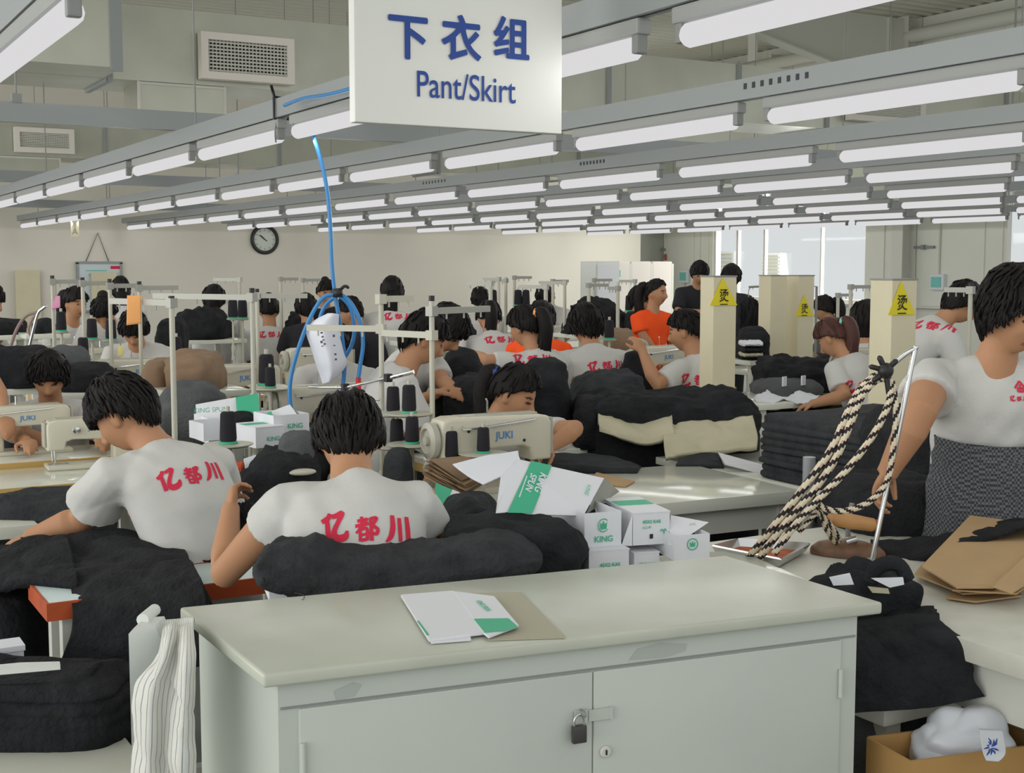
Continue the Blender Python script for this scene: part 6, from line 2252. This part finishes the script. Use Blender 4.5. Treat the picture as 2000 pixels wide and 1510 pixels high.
MB().tube([a, lerp(a, c, .04), lerp(a, c, .5), lerp(a, c, .96), c], [.012, .019, .0215, .019, .014], 14).build('wooden_handle', M_WOOD, t, world=True, smooth=40)
MB().tube([c, c + (c - a).normalized() * .012], .017, 12).build('handle_cap', M_REDW, t, world=True)
# tray
L = [WZ(1402, 1082, .835), WZ(1446, 1070, .835), WZ(1570, 1078, .835), WZ(1520, 1106, .835)]
t = thing('metal_tray', 'shallow metal tray with rusty bottom on the ironing table behind the cabinet', 'tray', sum(L, Vector()) / 4)
plate_mb(L, .004, UP).build('tray_bottom', M_RUST, t, world=True)
b = MB()
for i in range(4):
    p0, p1 = L[i], L[(i + 1) % 4]
    o_ = (sum(L, Vector()) / 4)
    u0, u1 = (p0 - o_) * .12, (p1 - o_) * .12
    b.add([p0, p1, p1 + u1 + UP * .026, p0 + u0 + UP * .026, p0 + u0 * .3, p1 + u1 * .3, p1 + u1 * 1.25 + UP * .022, p0 + u0 * 1.25 + UP * .022], [(0, 1, 2, 3), (7, 6, 5, 4), (3, 2, 6, 7)])
b.build('tray_rim', M_CHROME, t, world=True)
# grey leg-like pipe behind the tray
p = W(1578, 1020, 4.4)
o = one(MB().tube([(p.x, p.y, 0), (p.x, p.y, 1.0)], .022, 12), 'grey_pipe', M_RAIL, 'grey pipe post standing behind the braided cords', 'pipe', smooth=40)
# kraft boards
t = thing('kraft_board_stack', 'stack of brown kraft pattern boards on the ironing table at right', 'cardboard stack', WZ(1900, 1130, .85))
for k, L in enumerate(([(1848, 1170), (1880, 1140), (1990, 1150), (1996, 1166), (1905, 1178)], [(1786, 1124), (1800, 1105), (1890, 1110), (1940, 1160), (1880, 1162)], [(1860, 1155), (1890, 1100), (2030, 1080), (2030, 1130), (1985, 1162)],
                       [(1800, 1108), (1894, 1042), (2060, 1066), (2060, 1085), (1940, 1150), (1868, 1150)], [(1940, 1148), (2060, 1068), (2060, 1110), (1976, 1160)])):
    plate_mb([WZ(x, y, .835 + .012 * k) + UP * (.05 if y < 1090 and k > 2 else 0) for x, y in L], .004, UP).build('kraft_board', M_KRAFT, t, world=True)
rows = [[W(x, y, d) for x, y, d in r] for r in ([(1700, 1058, 3.75), (1800, 1050, 3.75), (1900, 1032, 3.7), (2040, 1000, 3.6)], [(1712, 1074, 3.66), (1800, 1070, 3.62), (1900, 1046, 3.55), (2040, 1010, 3.48)], [(1740, 1086, 3.6), (1810, 1084, 3.56), (1876, 1056, 3.5), (2040, 1016, 3.44)])]
one(sheet_mb(rows, 50, 24, .02, .012, 6, 8), 'black_cloth_piece', M_CLOTH, 'black cloth spread along the back of the ironing table behind the kraft boards', 'cloth')
heap('scraps of black cloth in a heap on the ironing table behind the cabinet corner', 1578, 1800, 1098, 1196, 3.12, .28, seed=101, rough=.3, flat=.7, name='cloth_scraps')
for k, (L, lab) in enumerate((([(1620, 1128), (1660, 1120), (1668, 1142), (1628, 1144)], 'white lining scrap in the black cloth scraps, left'), ([(1702, 1130), (1764, 1128), (1766, 1142), (1738, 1148)], 'white lining scrap in the black cloth scraps, right'), ([(1695, 1146), (1735, 1150), (1738, 1160), (1704, 1158)], 'beige strip in the black cloth scraps'))):
    one(plate_mb([W(x, y, 2.93 + .01 * k) for x, y in L], .004), 'cloth_scrap', M_CARD if k < 2 else M_BEIGE, lab, 'scrap', smooth=False)
one(MB().tube(smoothpts([W(x, y, 2.98) for x, y in ((1700, 1138), (1710, 1112), (1735, 1100), (1758, 1106), (1772, 1132))], 20), [.018] * 21, 8), 'black_cloth_strip', M_CLOTH, 'rolled black strip arching over the scraps by the rod foot', 'cloth strip')
# the near black pile: outline with ragged right edge
rows = [[W(x, y, d) for x, y, d in r] for r in (
    [(1640, 1198, 3.06), (1700, 1194, 3.06), (1760, 1188, 3.06), (1822, 1184, 3.04)],
    [(1640, 1220, 2.90), (1700, 1218, 2.90), (1770, 1212, 2.90), (1836, 1208, 2.90)],
    [(1640, 1250, 2.83), (1710, 1250, 2.83), (1790, 1245, 2.83), (1882, 1252, 2.83)],
    [(1640, 1300, 2.81), (1715, 1300, 2.81), (1800, 1300, 2.81), (1896, 1290, 2.81)],
    [(1640, 1350, 2.80), (1715, 1346, 2.80), (1810, 1342, 2.80), (1908, 1335, 2.80)],
    [(1640, 1396, 2.80), (1715, 1390, 2.80), (1815, 1382, 2.80), (1926, 1360, 2.80)])]
b = sheet_mb(rows, 60, 60, .10, .008, 7, 9)
for i, v in enumerate(b.v):
    if i % 61 > 56:
        b.v[i] = v + RGT * .012 * noise.noise(v * 40)
one(b, 'black_cloth_pile', M_CLOTH, 'near black cloth pile with ragged edge between the cabinet and the ironing table', 'cloth pile')
# carton with plastic bag
A, B_, C_ = WZ(1708, 1446, .62), WZ(1782, 1487, .62), WZ(2006, 1458, .62)
ex = (C_ - B_).normalized()
ey = (A - B_).normalized()
t = thing('carton_box', 'open brown carton holding a plastic bag at the lower right corner', 'carton', B_ * Vector((1, 1, 0)) + ex * .14 + ey * .07)
wx, wy = (C_ - B_).length + .06, (A - B_).length + .02
b = MB()
th = .006
for o0, e0, l0 in ((B_, ex, wx), (B_ + ey * wy, ex, wx), (B_, ey, wy), (B_ + ex * wx, ey, wy)):
    nn = UP.cross(e0).normalized() * th
    v = [o0 * Vector((1, 1, 0)), o0 * Vector((1, 1, 0)) + e0 * l0, o0 + e0 * l0, o0]
    b.add(v + [p + nn for p in v], [(0, 1, 2, 3), (7, 6, 5, 4), (0, 4, 5, 1), (1, 5, 6, 2), (2, 6, 7, 3), (3, 7, 4, 0)])
b.add([B_ * Vector((1, 1, 0)) + UP * .01, B_ * Vector((1, 1, 0)) + ex * wx + UP * .01, B_ * Vector((1, 1, 0)) + ex * wx + ey * wy + UP * .01, B_ * Vector((1, 1, 0)) + ey * wy + UP * .01], [(0, 1, 2, 3)])
b.build('carton_body', M_CARTON, t, world=True)
plate_mb([B_ + ey * wy + ex * wx * .72, B_ + ey * wy + ex * wx, B_ + ey * (wy + .03) + ex * wx + UP * .045, B_ + ey * (wy + .02) + ex * wx * .72 + UP * .045], .004).build('carton_flap', M_CARTON, t, world=True)
t = thing('plastic_bag', 'white plastic bag with blue flower print lying in the carton, lower right', 'bag', W(1880, 1440, 2.98))
mb_ = mat('bag_film', rgb(214, 218, 226), .25)
bsdf = mb_.node_tree.nodes['Principled BSDF']
bsdf.inputs['Alpha'].default_value = .88
bag = heap_mb(1776, 1985, 1390, 1500, 2.77, .14, drop=False, seed=111, rough=.18, flat=.8, plan=.8)
bag.build('bag_film', mb_, t, world=True, smooth=True)
b = MB()
c = W(1936, 1460, 2.585)
rnd = random.Random(12)
for k in range(15):
    a = rnd.uniform(0, 2 * PI)
    r0, r1 = rnd.uniform(.002, .008), rnd.uniform(.014, .026)
    p0 = c + RGT * math.cos(a) * r0 * .7 + UP * math.sin(a) * r0
    p1 = c + RGT * math.cos(a + .3) * r1 * .7 + UP * math.sin(a + .3) * r1
    b.tube([p0, lerp(p0, p1, .5) + RGT * .002, p1], [.0012, .0022, .0006], 5)
b.build('blue_flower_print', M_BLUEP, t, world=True)
sheet_mb([[W(1912, 1424, 2.66), W(1958, 1426, 2.66)], [W(1918, 1465, 2.61), W(1964, 1470, 2.61)], [W(1926, 1486, 2.60), W(1950, 1488, 2.60)]], 12, 12, .002, .004, 5).build('bag_corner', mb_, t, world=True, smooth=True)
# dark curtain under the table at the right edge
one(sheet_mb([[W(1950, 1372, 3.05), W(1985, 1376, 3.05), W(2030, 1384, 3.05)], [W(1952, 1440, 3.05), W(1985, 1444, 3.04), W(2030, 1450, 3.05)], [W(1954, 1540, 3.05), W(1985, 1540, 3.04), W(2030, 1540, 3.05)]], 30, 20, .01, .01, 3), 'brown_curtain', M_TAN, 'dark brown cloth curtain under the ironing table at the right edge', 'curtain')
one(sheet_mb([[W(1668, 1392, 2.95), W(1738, 1384, 2.95)], [W(1668, 1450, 2.93), W(1736, 1440, 2.93)], [W(1668, 1540, 2.95), W(1705, 1540, 2.95)]], 16, 16, .02, .01, 5), 'grey_blue_cloth', M_CLOTHG, 'grey cloth hanging between the cabinet and the low bench, lower right', 'cloth')
# ironing stand with cord, far left
base = W(60, 690, 7.9)
t = thing('cord_stand', 'bent pale rod with hanging iron cord at the far left', 'cord stand', (base.x, base.y, .78))
MB().tube(smoothpts([W(56, 684, 7.9), W(66, 640, 7.9), W(74, 612, 7.9), W(82, 604, 7.9), W(90, 598, 7.9)], 16), .010, 8).build('rod', M_CHROME, t, world=True, smooth=True)
MB().tube(smoothpts([W(20, 680, 7.9), W(32, 645, 7.9), W(50, 618, 7.9), W(72, 610, 7.9)], 20), .010, 8).build('cord', mat('cord_grey', rgb(150, 130, 126), .8), t, world=True, smooth=True)
MB().tube(smoothpts([W(72, 610, 7.9), W(60, 630, 7.9), W(56, 648, 7.9), W(64, 660, 7.9)], 14), .008, 8).build('cord', MATS['cord_grey'], t, world=True, smooth=True)
# iron cords hung by the far wall
p = WX(1337, 610, XR - .1)
t = thing('hung_cords', 'bundle of dark blue cords hanging on the right wall behind the orange shirt', 'cords', p)
for k in range(4):
    MB().tube(smoothpts([p + UP * .45, p + Vector((0, -.06 + .05 * k, .1)), p + Vector((0, -.14 + .1 * k, -.7))], 12), .022, 6).build('cord', mat('cord_blue', rgb(74, 80, 120), .7), t, world=True, smooth=True)
bpy.data.scenes.remove(TMP)
